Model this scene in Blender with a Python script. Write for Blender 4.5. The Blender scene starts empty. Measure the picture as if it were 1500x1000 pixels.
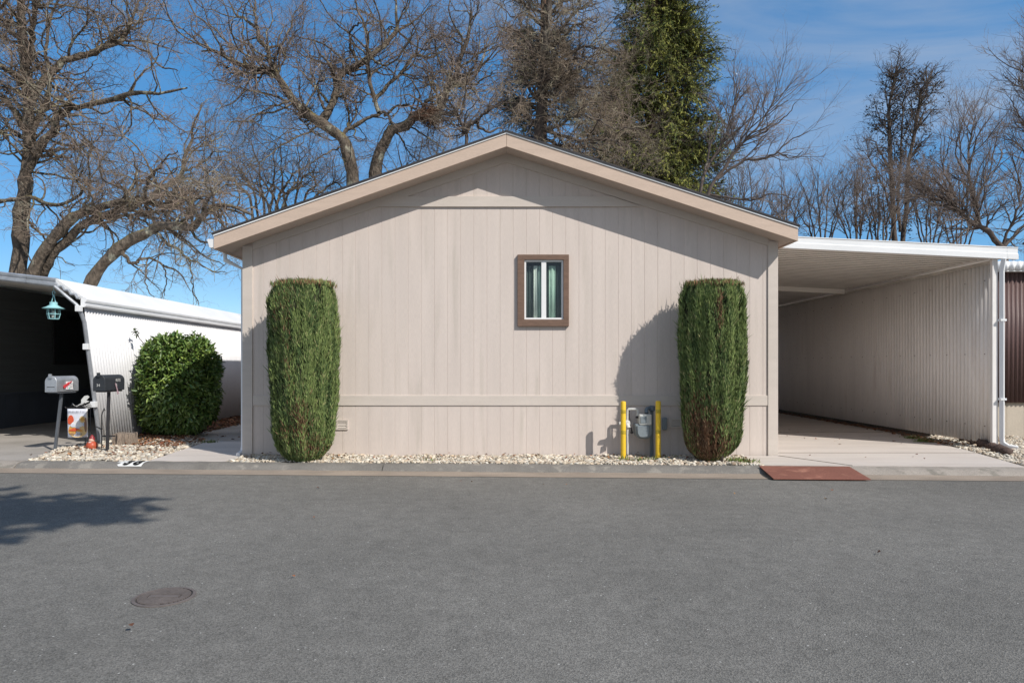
import bpy, bmesh, math
import numpy as np
from mathutils import Vector, Matrix

sc = bpy.context.scene
COL = sc.collection
ORG = {}
PXC, PYC, CZ = 742.0, 535.0, 1.33


def P(px, py, Y):
    """a point seen at photo pixel (px, py) and standing Y metres from the camera"""
    return np.array([(px - PXC) / 1000.0 * Y, Y, CZ - (py - PYC) / 1000.0 * Y])


def ky(x):
    """distance of the asphalt edge: the kerb runs slightly askew to the picture"""
    return 8.13 - 0.0496 * x


# ------------------------------------------------------------------ materials
def mat(name, col, rough=.7, var=.12, sc_=3.0, fine=.08, fsc=90.0, bump=.15, dist=.01, stretch=(1, 1, 1),
        metal=0.0, col2=None, c2sc=4.0, c2at=.55, c2w=.1, spec=.4, tint=None, coord='Object', moss=None):
    m = bpy.data.materials.new(name)
    m.use_nodes = True
    nt = m.node_tree
    N, L = nt.nodes, nt.links
    b = N['Principled BSDF']
    b.inputs['Roughness'].default_value = rough
    b.inputs['Metallic'].default_value = metal
    b.inputs['Specular IOR Level'].default_value = spec
    tc = N.new('ShaderNodeTexCoord')
    mp = N.new('ShaderNodeMapping')
    mp.inputs['Scale'].default_value = stretch
    L.new(tc.outputs[coord], mp.inputs['Vector'])

    def noise(s, det=4.0, vec=mp):
        n = N.new('ShaderNodeTexNoise')
        n.inputs['Scale'].default_value = s
        n.inputs['Detail'].default_value = det
        L.new(vec.outputs['Vector'] if vec is mp else vec, n.inputs['Vector'])
        return n.outputs['Fac']

    def rng_(v, a, b_, lo=.25, hi=.75):
        r = N.new('ShaderNodeMapRange')
        r.inputs['From Min'].default_value = lo
        r.inputs['From Max'].default_value = hi
        r.inputs['To Min'].default_value = a
        r.inputs['To Max'].default_value = b_
        L.new(v, r.inputs['Value'])
        return r.outputs['Result']

    n1 = noise(sc_)
    n2 = noise(fsc, 3.0)
    mul = N.new('ShaderNodeMath')
    mul.operation = 'MULTIPLY'
    L.new(rng_(n1, 1 - var, 1 + var), mul.inputs[0])
    L.new(rng_(n2, 1 - fine, 1 + fine), mul.inputs[1])
    if tint:
        at = N.new('ShaderNodeAttribute')
        at.attribute_name = tint
        base = at.outputs['Color']
    else:
        rgb = N.new('ShaderNodeRGB')
        rgb.outputs[0].default_value = (*col, 1)
        base = rgb.outputs[0]
    if col2 is not None:
        n3 = noise(c2sc, 5.0)
        mx = N.new('ShaderNodeMix')
        mx.data_type = 'RGBA'
        L.new(rng_(n3, 0, 1, c2at, c2at + c2w), mx.inputs['Factor'])
        L.new(base, mx.inputs['A'])
        mx.inputs['B'].default_value = (*col2, 1)
        base = mx.outputs['Result']
    if moss is not None:
        g = N.new('ShaderNodeNewGeometry')
        sp = N.new('ShaderNodeSeparateXYZ')
        L.new(g.outputs['Normal'], sp.inputs[0])
        mm = N.new('ShaderNodeMath')
        mm.operation = 'MULTIPLY'
        L.new(rng_(sp.outputs['Z'], 0, 1, .1, .8), mm.inputs[0])
        L.new(rng_(noise(2.3), 0, 1, .45, .6), mm.inputs[1])
        mx = N.new('ShaderNodeMix')
        mx.data_type = 'RGBA'
        L.new(mm.outputs[0], mx.inputs['Factor'])
        L.new(base, mx.inputs['A'])
        mx.inputs['B'].default_value = (*moss, 1)
        base = mx.outputs['Result']
    vs = N.new('ShaderNodeVectorMath')
    vs.operation = 'SCALE'
    L.new(base, vs.inputs[0])
    L.new(mul.outputs[0], vs.inputs['Scale'])
    L.new(vs.outputs['Vector'], b.inputs['Base Color'])
    if bump:
        bp = N.new('ShaderNodeBump')
        bp.inputs['Strength'].default_value = bump
        bp.inputs['Distance'].default_value = dist
        L.new(n2, bp.inputs['Height'])
        L.new(bp.outputs['Normal'], b.inputs['Normal'])
    return m


M = {}
M['siding'] = mat('beige_wood_siding', (.625, .545, .495), .75, .06, 1.1, .07, 30, .22, .003, (6, 6, .5), col2=(.54, .475, .42), c2sc=1.3, c2at=.56, c2w=.2)
M['trim'] = mat('beige_trim', (.59, .525, .47), .7, .05, 2, .05, 40, .15, .003, (1, 6, 6))
M['fascia'] = mat('pinkish_tan_board', (.56, .435, .35), .7, .06, 3, .07, 30, .2, .003, (1, 6, 6))
M['soffit'] = mat('tan_soffit', (.52, .43, .37), .75, .05, 2)
M['shingle'] = mat('dark_shingle', (.055, .052, .055), .9, .25, 8, .3, 160, .5)
M['white_metal'] = mat('white_painted_metal', (.78, .79, .80), .42, .05, 2, .03, 60, .04)
M['white_corrugated'] = mat('white_corrugated_metal', (.67, .67, .685), .45, .05, 1.5, .03, 40, .03,
                            col2=(.50, .485, .47), c2sc=1.7, c2at=.62, c2w=.2)
M['grey_corrugated'] = mat('weathered_white_corrugated_metal', (.80, .77, .745), .5, .08, 1.2, .05, 30, .05,
                           stretch=(1, 3, .4), col2=(.55, .49, .45), c2sc=1.2, c2at=.6, c2w=.25)
M['pan_ceiling'] = mat('cream_pan_metal', (.83, .80, .75), .45, .06, 1.5, .03, 40, .03)
M['brown_corrugated'] = mat('brown_corrugated_metal', (.115, .07, .066), .5, .12, 2, .08, 40, .05)
M['tan_skirting'] = mat('tan_skirting', (.50, .44, .36), .75, .08, 2, .06, 40, .15)
M['brown_frame'] = mat('brown_wood_frame', (.17, .105, .075), .7, .2, 6, .15, 60, .3, .003, (2, 2, 12))
M['white_vinyl'] = mat('white_vinyl', (.80, .80, .80), .35, .03, 3, .02, 60, .02)
M['seam'] = mat('grimy_seam', (.50, .47, .43), .8, .2, 3)
M['mint_cloth'] = mat('mint_curtain', (.54, .68, .60), .9, .1, 6)
M['pale_cloth'] = mat('pale_curtain', (.82, .82, .78), .9, .1, 6)
M['dark_cloth'] = mat('dark_green_curtain', (.085, .105, .098), .9, .2, 6)
M['dark_room'] = mat('dark_room', (.03, .03, .032), .9)
M['asphalt'] = None
M['gutter'] = mat('sandy_gutter', (.275, .225, .18), .95, .2, 3, .2, 120, .4, .01, (.6, 2, 1))
M['kerb'] = mat('grey_kerb_concrete', (.185, .172, .155), .95, .2, 2.5, .25, 90, .6, .012, col2=(.26, .24, .21), c2sc=6)
M['kerb_pale'] = mat('pale_kerb_concrete', (.31, .275, .24), .95, .15, 2.5, .2, 90, .5, .012, col2=(.22, .20, .17), c2sc=7)
M['concrete'] = mat('pale_concrete', (.55, .495, .45), .9, .10, .9, .06, 60, .2, .006, (.5, 2.2, 1), col2=(.50, .44, .395),
                    c2sc=1.6, c2at=.5, c2w=.25)
M['concrete_old'] = mat('old_concrete', (.35, .32, .29), .9, .15, .9, .1, 60, .25, .006, col2=(.26, .24, .21), c2sc=1.4, c2at=.5, c2w=.25)
M['soil'] = mat('soil', (.16, .125, .09), 1, .3, 2, .3, 60, .6)
M['ground'] = mat('ground', (.17, .15, .10), 1, .3, .3, .3, 20, .4)
M['pebble'] = mat('pale_pebbles', (1, 1, 1), .85, .1, 20, .1, 160, .2, .004, tint='tint')
M['leaflitter'] = mat('dry_leaves', (1, 1, 1), .8, .1, 20, .1, 100, .1, tint='tint')
M['rock'] = mat('dark_stone', (.09, .06, .05), .9, .3, 9, .3, 50, .6, .02, col2=(.30, .26, .22), c2sc=7, c2at=.6)
M['conifer_leaf'] = mat('evergreen_sprays', (1, 1, 1), .75, .12, 5, .1, 60, 0, tint='tint', spec=.25)
M['laurel_leaf'] = mat('glossy_leaves', (1, 1, 1), .38, .1, 5, .08, 60, 0, tint='tint', spec=.5)
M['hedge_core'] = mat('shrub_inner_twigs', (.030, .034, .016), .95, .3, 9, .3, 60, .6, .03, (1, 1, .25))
M['bark'] = mat('oak_bark', (.125, .100, .078), .95, .3, 1.6, .45, 11, 1.0, .09, (1, 1, .5), col2=(.31, .30, .235), c2sc=3.6,
                c2at=.57, c2w=.09, moss=(.15, .125, .035))
M['twig'] = mat('oak_twigs', (.235, .180, .142), .95, .25, .7, .2, 6, 0, col2=(.36, .34, .26), c2sc=.9, c2at=.55, c2w=.14)
M['twig_mauve'] = mat('mauve_twigs', (.20, .155, .13), .95, .25, .7, .2, 6, 0, col2=(.28, .22, .18), c2sc=1.0, c2at=.5, c2w=.14)
M['twig_lichen'] = mat('lichen_twigs', (.30, .235, .175), .95, .35, .6, .3, 6, 0, col2=(.46, .42, .30), c2sc=1.1, c2at=.53, c2w=.1)
M['bark_dark'] = mat('dark_bark', (.10, .078, .066), .95, .25, 1.2, .3, 10, .6, .04, (1, 1, .4), col2=(.17, .15, .125), c2sc=3, c2at=.58)
M['bark_red'] = mat('redwood_bark', (.16, .09, .06), .95, .25, 2, .3, 8, .8, .05, (3, 3, .3))
M['yellow'] = mat('yellow_paint', (.80, .52, .03), .5, .08, 4, .06, 50, .08, col2=(.55, .36, .05), c2sc=9, c2at=.66)
M['olive_band'] = mat('faded_yellow_band', (.50, .36, .03), .4, .1, 6)
M['meter_grey'] = mat('grey_meter_paint', (.21, .245, .27), .5, .12, 6, .08, 60, .08)
M['meter_plate'] = mat('pale_meter_index', (.52, .53, .51), .5, .12, 9)
M['pipe_pale'] = mat('pale_pipe_paint', (.55, .55, .53), .5, .15, 9)
M['pipe_blue'] = mat('blue_grey_pipe', (.13, .165, .20), .5, .15, 5)
M['dark_iron'] = mat('dark_iron', (.035, .033, .036), .55, .2, 8, .15, 60, .15)
M['galv'] = mat('galvanised_metal', (.42, .44, .47), .42, .2, 7, .1, 50, .08, metal=.55)
M['black_paint'] = mat('black_painted_metal', (.032, .036, .042), .5, .15, 6, .1, 60, .1)
M['post_grey'] = mat('grey_painted_post', (.10, .11, .125), .6, .2, 8)
M['red'] = mat('red_plastic', (.62, .05, .06), .45, .1, 6)
M['faded_red'] = mat('faded_pink_flag', (.42, .29, .32), .6, .15, 12)
M['white_paint'] = mat('white_marking_paint', (.66, .66, .64), .8, .06, 6, .08, 90, .15)
M['ink'] = mat('black_marking_paint', (.03, .03, .03), .8, .1)
M['teal'] = mat('pale_teal_enamel', (.33, .62, .66), .4, .06, 6)
M['rust'] = mat('rusty_steel', (.19, .075, .053), .85, .15, 2.0, .2, 50, .25, .004, (1, 2, 1), col2=(.34, .16, .11), c2sc=5, c2at=.56, c2w=.2)
M['cover_iron'] = mat('rusty_cover_iron', (.135, .115, .107), .8, .2, 6, .2, 60, .3, .004)
M['cover_dark'] = mat('dark_cover_iron', (.045, .038, .036), .8, .2, 6, .2, 60)
M['stump'] = mat('weathered_stump', (.24, .19, .15), .95, .3, 5, .3, 30, .8, .02, (3, 3, .6), col2=(.07, .055, .045), c2sc=5, c2at=.55)
M['ornament'] = mat('white_weathered_metal', (.55, .55, .54), .5, .15, 8)
M['gnome_red'] = mat('red_orange_glaze', (.45, .085, .04), .4, .2, 14)
M['hat_red'] = mat('dark_red_glaze', (.25, .03, .035), .4, .2, 14)
M['skin'] = mat('painted_ceramic', (.65, .42, .32), .5, .1, 10)
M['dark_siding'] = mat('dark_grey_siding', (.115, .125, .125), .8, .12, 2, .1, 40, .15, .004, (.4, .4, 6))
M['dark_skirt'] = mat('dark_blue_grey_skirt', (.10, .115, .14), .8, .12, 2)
M['flag_cloth'] = mat('flag_print_cloth', (.70, .72, .80), .9, .06, 12, col2=(.80, .58, .25), c2sc=2.2, c2at=.52)
for n, c in (('orange', (.68, .36, .09)), ('redprint', (.65, .10, .04)), ('tanprint', (.72, .52, .25)), ('whiteprint', (.8, .78, .78)),
             ('greyprint', (.16, .17, .22)), ('brownprint', (.25, .14, .09)), ('turq', (.3, .62, .55)), ('pinkprint', (.7, .35, .45))):
    M[n] = mat(n + '_print', c, .85, .08, 20)


def asphalt():
    m = bpy.data.materials.new('worn_asphalt')
    m.use_nodes = True
    nt = m.node_tree
    N, L = nt.nodes, nt.links
    b = N['Principled BSDF']
    b.inputs['Roughness'].default_value = .88
    b.inputs['Specular IOR Level'].default_value = .3
    tc = N.new('ShaderNodeTexCoord')

    def noise(s, d=4, r=.5):
        n = N.new('ShaderNodeTexNoise')
        n.inputs['Scale'].default_value = s
        n.inputs['Detail'].default_value = d
        n.inputs['Roughness'].default_value = r
        L.new(tc.outputs['Object'], n.inputs['Vector'])
        return n.outputs['Fac']

    def mr(v, a, b_, lo, hi):
        r = N.new('ShaderNodeMapRange')
        for k, x in (('From Min', lo), ('From Max', hi), ('To Min', a), ('To Max', b_)):
            r.inputs[k].default_value = x
        L.new(v, r.inputs['Value'])
        return r.outputs['Result']

    def mul(a, c):
        x = N.new('ShaderNodeMath')
        x.operation = 'MULTIPLY'
        L.new(a, x.inputs[0])
        L.new(c, x.inputs[1])
        return x.outputs[0]

    big = mr(noise(.45, 5, .6), .84, 1.14, .3, .7)
    mid = mr(noise(7, 5, .65), .86, 1.14, .3, .7)
    vor = N.new('ShaderNodeTexVoronoi')
    vor.inputs['Scale'].default_value = 150
    L.new(tc.outputs['Object'], vor.inputs['Vector'])
    sepc = N.new('ShaderNodeSeparateColor')
    L.new(vor.outputs['Color'], sepc.inputs[0])
    st = mr(sepc.outputs[0], .64, 1.38, 0, 1)
    v2 = N.new('ShaderNodeTexVoronoi')
    v2.inputs['Scale'].default_value = 45
    L.new(tc.outputs['Object'], v2.inputs['Vector'])
    s2 = N.new('ShaderNodeSeparateColor')
    L.new(v2.outputs['Color'], s2.inputs[0])
    fleck = mul(mr(s2.outputs[1], 0, 1, .965, .985), mr(v2.outputs['Distance'], 1, 0, .16, .26))
    f = mul(mul(big, mid), st)
    rgb = N.new('ShaderNodeRGB')
    rgb.outputs[0].default_value = (.166, .158, .143, 1)
    vs = N.new('ShaderNodeVectorMath')
    vs.operation = 'SCALE'
    L.new(rgb.outputs[0], vs.inputs[0])
    L.new(f, vs.inputs['Scale'])
    mx = N.new('ShaderNodeMix')
    mx.data_type = 'RGBA'
    L.new(fleck, mx.inputs['Factor'])
    L.new(vs.outputs[0], mx.inputs['A'])
    mx.inputs['B'].default_value = (.5, .49, .46, 1)
    L.new(mx.outputs['Result'], b.inputs['Base Color'])
    bp = N.new('ShaderNodeBump')
    bp.inputs['Strength'].default_value = .55
    bp.inputs['Distance'].default_value = .006
    L.new(vor.outputs['Distance'], bp.inputs['Height'])
    L.new(bp.outputs['Normal'], b.inputs['Normal'])
    return m


M['asphalt'] = asphalt()


def glass():
    m = bpy.data.materials.new('window_glass')
    m.use_nodes = True
    nt = m.node_tree
    N, L = nt.nodes, nt.links
    N.remove(N['Principled BSDF'])
    t = N.new('ShaderNodeBsdfTransparent')
    t.inputs[0].default_value = (.86, .9, .88, 1)
    g = N.new('ShaderNodeBsdfGlossy')
    g.inputs['Roughness'].default_value = .02
    fr = N.new('ShaderNodeFresnel')
    gq = N.new('ShaderNodeNewGeometry')
    io = N.new('ShaderNodeMapRange')
    io.inputs['To Min'].default_value = 1.5
    io.inputs['To Max'].default_value = 1 / 1.5
    L.new(gq.outputs['Backfacing'], io.inputs['Value'])
    L.new(io.outputs[0], fr.inputs['IOR'])
    ad = N.new('ShaderNodeMath')
    ad.operation = 'ADD'
    ad.inputs[1].default_value = .0
    L.new(fr.outputs[0], ad.inputs[0])
    mx = N.new('ShaderNodeMixShader')
    L.new(ad.outputs[0], mx.inputs[0])
    L.new(t.outputs[0], mx.inputs[1])
    L.new(g.outputs[0], mx.inputs[2])
    L.new(mx.outputs[0], N['Material Output'].inputs['Surface'])
    return m


M['glass'] = glass()


# ------------------------------------------------------------------ objects
def thing(name, label, cat, base, group=None):
    o = bpy.data.objects.new(name, None)
    o.empty_display_size = .2
    COL.objects.link(o)
    o.location = base
    ORG[o.name] = Vector(base)
    o['label'] = label
    o['category'] = cat
    if group:
        o['group'] = group
    return o


def link(name, me, m, parent=None, kind=None, label=None, cat=None, group=None):
    o = bpy.data.objects.new(name, me)
    COL.objects.link(o)
    if m:
        me.materials.append(m)
    if parent is not None:
        o.parent = parent
        ORG[o.name] = ORG[parent.name]
    if kind:
        o['kind'] = kind
    if label:
        o['label'] = label
    if cat:
        o['category'] = cat
    if group:
        o['group'] = group
    return o


class MB:
    def __init__(s):
        s.v, s.f = [], []

    def add(s, vs, fs):
        k = len(s.v)
        s.v += [tuple(map(float, x)) for x in vs]
        s.f += [tuple(i + k for i in f) for f in fs]
        return s

    def box(s, x0, x1, y0, y1, z0, z1):
        vs = [(x, y, z) for z in (z0, z1) for y in (y0, y1) for x in (x0, x1)]
        return s.add(vs, [(0, 2, 3, 1), (4, 5, 7, 6), (0, 1, 5, 4), (2, 6, 7, 3), (0, 4, 6, 2), (1, 3, 7, 5)])

    def prism(s, poly, d):
        """poly: 3-D points of a flat outline, d: extrusion vector"""
        n = len(poly)
        d = np.array(d, float)
        vs = [np.array(p, float) for p in poly] + [np.array(p, float) + d for p in poly]
        fs = [tuple(range(n))[::-1], tuple(range(n, 2 * n))]
        fs += [(i, (i + 1) % n, n + (i + 1) % n, n + i) for i in range(n)]
        return s.add(vs, fs)

    def tube(s, pts, r, k=10, cap=True):
        pts = [Vector(tuple(map(float, p))) for p in pts]
        rs = r if isinstance(r, (list, tuple)) else [r] * len(pts)
        ref = None
        vs, fs = [], []
        for i, p in enumerate(pts):
            t = (pts[min(i + 1, len(pts) - 1)] - pts[max(i - 1, 0)]).normalized()
            if ref is None:
                ref = Vector((0, 0, 1)) if abs(t.z) < .9 else Vector((1, 0, 0))
                u = t.cross(ref).normalized()
            else:
                u = (u - t * u.dot(t)).normalized()
            w = t.cross(u)
            for j in range(k):
                a = 2 * math.pi * j / k
                vs.append(p + (u * math.cos(a) + w * math.sin(a)) * rs[i])
        for i in range(len(pts) - 1):
            for j in range(k):
                fs.append((i * k + j, i * k + (j + 1) % k, (i + 1) * k + (j + 1) % k, (i + 1) * k + j))
        if cap:
            fs.append(tuple(range(k))[::-1])
            fs.append(tuple(range((len(pts) - 1) * k, len(pts) * k)))
        return s.add(vs, fs)

    def lathe(s, c, prof, k=24, sy=1.0):
        """prof: (radius, z) pairs round the vertical through c"""
        vs, fs = [], []
        for r, z in prof:
            for j in range(k):
                a = 2 * math.pi * j / k
                vs.append((c[0] + r * math.cos(a), c[1] + sy * r * math.sin(a), c[2] + z))
        for i in range(len(prof) - 1):
            for j in range(k):
                fs.append((i * k + j, i * k + (j + 1) % k, (i + 1) * k + (j + 1) % k, (i + 1) * k + j))
        fs.append(tuple(range(k))[::-1])
        fs.append(tuple(range((len(prof) - 1) * k, len(prof) * k)))
        return s.add(vs, fs)

    def build(s, name, m, parent=None, bevel=0, smooth=False, solid=0, **kw):
        off = ORG[parent.name] if parent is not None else Vector((0, 0, 0))
        me = bpy.data.meshes.new(name)
        me.from_pydata([Vector(v) - off for v in s.v], [], s.f)
        bm = bmesh.new()
        bm.from_mesh(me)
        bmesh.ops.recalc_face_normals(bm, faces=bm.faces)
        bm.to_mesh(me)
        bm.free()
        if smooth:
            me.polygons.foreach_set('use_smooth', [True] * len(me.polygons))
            if smooth == 'auto':
                me.set_sharp_from_angle(angle=math.radians(40))
        o = link(name, me, m, parent, **kw)
        if solid:
            md = o.modifiers.new('thickness', 'SOLIDIFY')
            md.thickness = solid
            md.offset = 0
        if bevel:
            md = o.modifiers.new('bevel', 'BEVEL')
            md.width = bevel
            md.segments = 2
            md.limit_method = 'ANGLE'
        return o


def np_mesh(name, V, F, m, parent=None, tint=None, smooth=False, **kw):
    V = np.asarray(V, np.float32).reshape(-1, 3)
    if parent is not None:
        V = V - np.array(ORG[parent.name], np.float32)
    F = np.asarray(F, np.int32)
    me = bpy.data.meshes.new(name)
    me.vertices.add(len(V))
    me.vertices.foreach_set('co', V.ravel())
    n, k = F.shape
    me.loops.add(n * k)
    me.loops.foreach_set('vertex_index', F.ravel())
    me.polygons.add(n)
    me.polygons.foreach_set('loop_start', np.arange(0, n * k, k, dtype=np.int32))
    me.polygons.foreach_set('loop_total', np.full(n, k, np.int32))
    if smooth:
        me.polygons.foreach_set('use_smooth', np.ones(n, bool))
    if tint is not None:
        a = me.attributes.new('tint', 'FLOAT_COLOR', 'POINT')
        c = np.ones((len(V), 4), np.float32)
        c[:, :3] = np.asarray(tint, np.float32).reshape(-1, 3)
        a.data.foreach_set('color', c.ravel())
    me.update()
    me.validate()
    return link(name, me, m, parent, **kw)


def norm(a):
    return a / np.maximum(np.linalg.norm(a, axis=-1, keepdims=True), 1e-9)


def tubes(pts, rad, k):
    """pts (N,S,3), rad (N,S) -> vertices, quads"""
    N, S, _ = pts.shape
    t = norm(np.gradient(pts, axis=1))
    mean = np.abs(norm(pts[:, -1] - pts[:, 0]))
    mean[:, 1] *= .9
    ref = np.eye(3)[np.argmin(mean, 1)][:, None, :]
    u = norm(np.cross(t, ref))
    w = np.cross(t, u)
    a = np.arange(k) * 2 * np.pi / k
    V = pts[:, :, None] + rad[:, :, None, None] * (u[:, :, None] * np.cos(a)[:, None] + w[:, :, None] * np.sin(a)[:, None])
    idx = np.arange(N * S * k).reshape(N, S, k)
    A, B = idx[:, :-1], idx[:, 1:]
    F = np.stack([A, np.roll(A, -1, 2), np.roll(B, -1, 2), B], -1).reshape(-1, 4)
    return V.reshape(-1, 3), F


def join(parts):
    Vs, Fs, k = [], [], 0
    for V, F in parts:
        Vs.append(V)
        Fs.append(F + k)
        k += len(V)
    return np.concatenate(Vs), np.concatenate(Fs)


def grow(rng, pts, rad, n, t0, t1, L, ang, S, gn, up, rmul, rmax, rend=.4, out=None):
    N, Pn, _ = pts.shape
    ln = np.linalg.norm(np.diff(pts, axis=1), axis=2).sum(1)
    idx = rng.choice(N, n, p=ln / ln.sum())
    lo = np.broadcast_to(np.asarray(t0, float), N)[idx]
    t = (lo + (t1 - lo) * rng.uniform(0, 1, n)) * (Pn - 1)
    i = np.minimum(t.astype(int), Pn - 2)
    f = (t - i)[:, None]
    p = pts[idx, i] * (1 - f) + pts[idx, i + 1] * f
    tan = norm(pts[idx, i + 1] - pts[idx, i])
    rp = rad[idx, i]
    q = rng.normal(size=(n, 3))
    if out is not None:
        q = q + out
    q = norm(q - tan * (q * tan).sum(1, keepdims=True))
    a = np.clip(rng.normal(ang, .25, n), .2, 2.0)[:, None]
    d = tan * np.cos(a) + q * np.sin(a)
    st = (L * rng.uniform(.5, 1.35, n) / (S - 1))[:, None]
    o = [p]
    for s in range(S - 1):
        p = p + d * st
        o.append(p)
        d = d + rng.normal(0, gn, (n, 3))
        d[:, 2] += up
        d = norm(d)
    r0 = np.minimum(rp * rmul, rmax)
    r = r0[:, None] * np.linspace(1, rend, S)[None]
    return np.stack(o, 1), r


def spline(pts, n):
    p = np.asarray(pts, float)
    if len(p) == 2:
        t = np.linspace(0, 1, n)[:, None]
        return p[0] * (1 - t) + p[1] * t
    q = np.vstack([2 * p[0] - p[1], p, 2 * p[-1] - p[-2]])
    o = []
    for x in np.linspace(0, len(p) - 1 - 1e-6, n):
        i = int(x)
        t = x - i
        a, b, c, d = q[i], q[i + 1], q[i + 2], q[i + 3]
        o.append(.5 * ((2 * b) + (c - a) * t + (2 * a - 5 * b + 4 * c - d) * t * t + (3 * b - a - 3 * c + d) * t ** 3))
    return np.array(o)


def blades(rng, base, d, L, W, nrm=None):
    """diamond-shaped flat blades; base (n,3), d unit (n,3)"""
    n = len(base)
    q = rng.normal(size=(n, 3)) if nrm is None else nrm
    s = norm(np.cross(d, q))
    L = np.broadcast_to(L, n)[:, None]
    W = np.broadcast_to(W, n)[:, None]
    up = norm(np.cross(s, d))
    V = np.stack([base, base + d * L * .45 + s * W * .5 + up * W * .15, base + d * L, base + d * L * .45 - s * W * .5 + up * W * .15], 1)
    F = np.arange(n * 4).reshape(n, 4)
    return V.reshape(-1, 3), F


def leaves(rng, base, d, nrm, L, W):
    n = len(base)
    s = norm(np.cross(d, nrm))
    up = norm(np.cross(s, d))
    L = np.broadcast_to(L, n)[:, None]
    W = np.broadcast_to(W, n)[:, None]
    droop = up * L * -.12
    V = np.stack([base, base + d * L * .3 + s * W * .5 + up * W * .22, base + d * L * .7 + s * W * .38 + up * W * .15 + droop * .5, base + d * L + droop,
                  base + d * L * .7 - s * W * .38 + up * W * .15 + droop * .5, base + d * L * .3 - s * W * .5 + up * W * .22], 1)
    i = np.arange(n)[:, None] * 6
    F = np.concatenate([i + np.array([[0, 1, 2, 3]]), i + np.array([[3, 4, 5, 0]])], 0)
    return V.reshape(-1, 3), F


_bm = bmesh.new()
bmesh.ops.create_icosphere(_bm, subdivisions=2, radius=1)
ICO_V = np.array([v.co[:] for v in _bm.verts])
ICO_F = np.array([[v.index for v in f.verts] for f in _bm.faces])
_bm.free()


def in_poly(x, y, poly):
    c = np.zeros(len(x), bool)
    n = len(poly)
    for i in range(n):
        x0, y0 = poly[i]
        x1, y1 = poly[(i + 1) % n]
        c ^= ((y0 > y) != (y1 > y)) & (x < (x1 - x0) * (y - y0) / (y1 - y0 + 1e-12) + x0)
    return c


def rand_in(rng, poly, n):
    poly = np.array(poly)
    lo, hi = poly.min(0), poly.max(0)
    out = np.zeros((0, 2))
    while len(out) < n:
        q = rng.uniform(lo, hi, (n * 2, 2))
        out = np.vstack([out, q[in_poly(q[:, 0], q[:, 1], poly)]])
    return out[:n]


def rot_rand(rng, n):
    q = norm(rng.normal(size=(n, 4)))
    w, x, y, z = q.T
    return np.stack([1 - 2 * (y * y + z * z), 2 * (x * y - z * w), 2 * (x * z + y * w), 2 * (x * y + z * w), 1 - 2 * (x * x + z * z),
                     2 * (y * z - x * w), 2 * (x * z - y * w), 2 * (y * z + x * w), 1 - 2 * (x * x + y * y)], 1).reshape(n, 3, 3)


def pebbles(name, poly, per_m2, z0, rng, label, smin=.014, smax=.036):
    pl = np.array(poly)
    area = .5 * abs(np.dot(pl[:, 0], np.roll(pl[:, 1], 1)) - np.dot(pl[:, 1], np.roll(pl[:, 0], 1)))
    n = int(area * per_m2)
    xy = rand_in(rng, poly, n)
    s = rng.uniform(smin, smax, n) * rng.uniform(.7, 1.15, n)
    sc3 = s[:, None] * np.stack([rng.uniform(.8, 1.4, n), rng.uniform(.7, 1.1, n), rng.uniform(.5, .85, n)], 1)
    R = rot_rand(rng, n)
    R2 = R * .35 + np.eye(3) * .65
    defo = 1 + .16 * rng.normal(size=(n, len(ICO_V), 1))
    V = (ICO_V[None] * defo * sc3[:, None]) @ np.transpose(R2, (0, 2, 1))
    z = z0 + rng.uniform(0, .022, n) + .012 * np.sin(xy[:, 0] * 5) * np.cos(xy[:, 1] * 6)
    V += np.stack([xy[:, 0], xy[:, 1], z], 1)[:, None]
    F = (np.arange(n)[:, None, None] * len(ICO_V) + ICO_F[None]).reshape(-1, 3)
    pal = np.array([(.74, .68, .60), (.66, .58, .48), (.78, .75, .70), (.60, .50, .40), (.70, .60, .52), (.42, .33, .26), (.62, .60, .57)])
    c = pal[rng.choice(len(pal), n, p=[.28, .2, .22, .1, .1, .05, .05])] * rng.uniform(.5, .98, (n, 1)) * np.array([1, .97, .9])
    o = np_mesh(name, V, F, M['pebble'], tint=np.repeat(c, len(ICO_V), 0), kind='stuff')
    o['label'] = label
    return o


# ------------------------------------------------------------------ ground, road, kerb
def sheet(name, poly, z, m, thick=.05):
    b = MB()
    b.prism([(x, y, z - thick) for x, y in poly], (0, 0, thick))
    return b.build(name, m, kind='structure')


sheet('ground', [(-400, -200), (400, -200), (400, 600), (-400, 600)], -.06, M['ground'])
XL, XR = -60, 60
sheet('road', [(XL, -8), (XR, -8), (XR, ky(XR) + .02), (XL, ky(XL) + .02)], 0, M['asphalt'], .04)
sheet('yard', [(XL, ky(XL) + .40), (XR, ky(XR) + .40), (XR, 90), (XL, 90)], .075, M['soil'], .12)

prof_g = [(0.0, .004), (.06, .010), (.14, .022), (.19, .033)]
prof_k = [(.185, .028), (.205, .040), (.24, .066), (.275, .084), (.32, .094), (.46, .096), (.46, -.04)]


def kerb(name, x0, x1, prof, m, n=80):
    b = MB()
    rg = np.random.default_rng(int(abs(x0) * 10) + len(prof))
    xs = np.linspace(x0, x1, n)
    k = len(prof)
    vs, fs = [], []
    for x in xs:
        for d, z in prof:
            vs.append((x, ky(x) + d + rg.normal(0, .003), z + (rg.normal(0, .0022) if z > 0.01 else 0)))
    for i in range(n - 1):
        for j in range(k - 1):
            fs.append((i * k + j, (i + 1) * k + j, (i + 1) * k + j + 1, i * k + j + 1))
    fs.append(tuple(range(k)))
    fs.append(tuple(range((n - 1) * k, n * k))[::-1])
    b.add(vs, fs)
    return b.build(name, m, kind='structure', smooth='auto')


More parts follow.
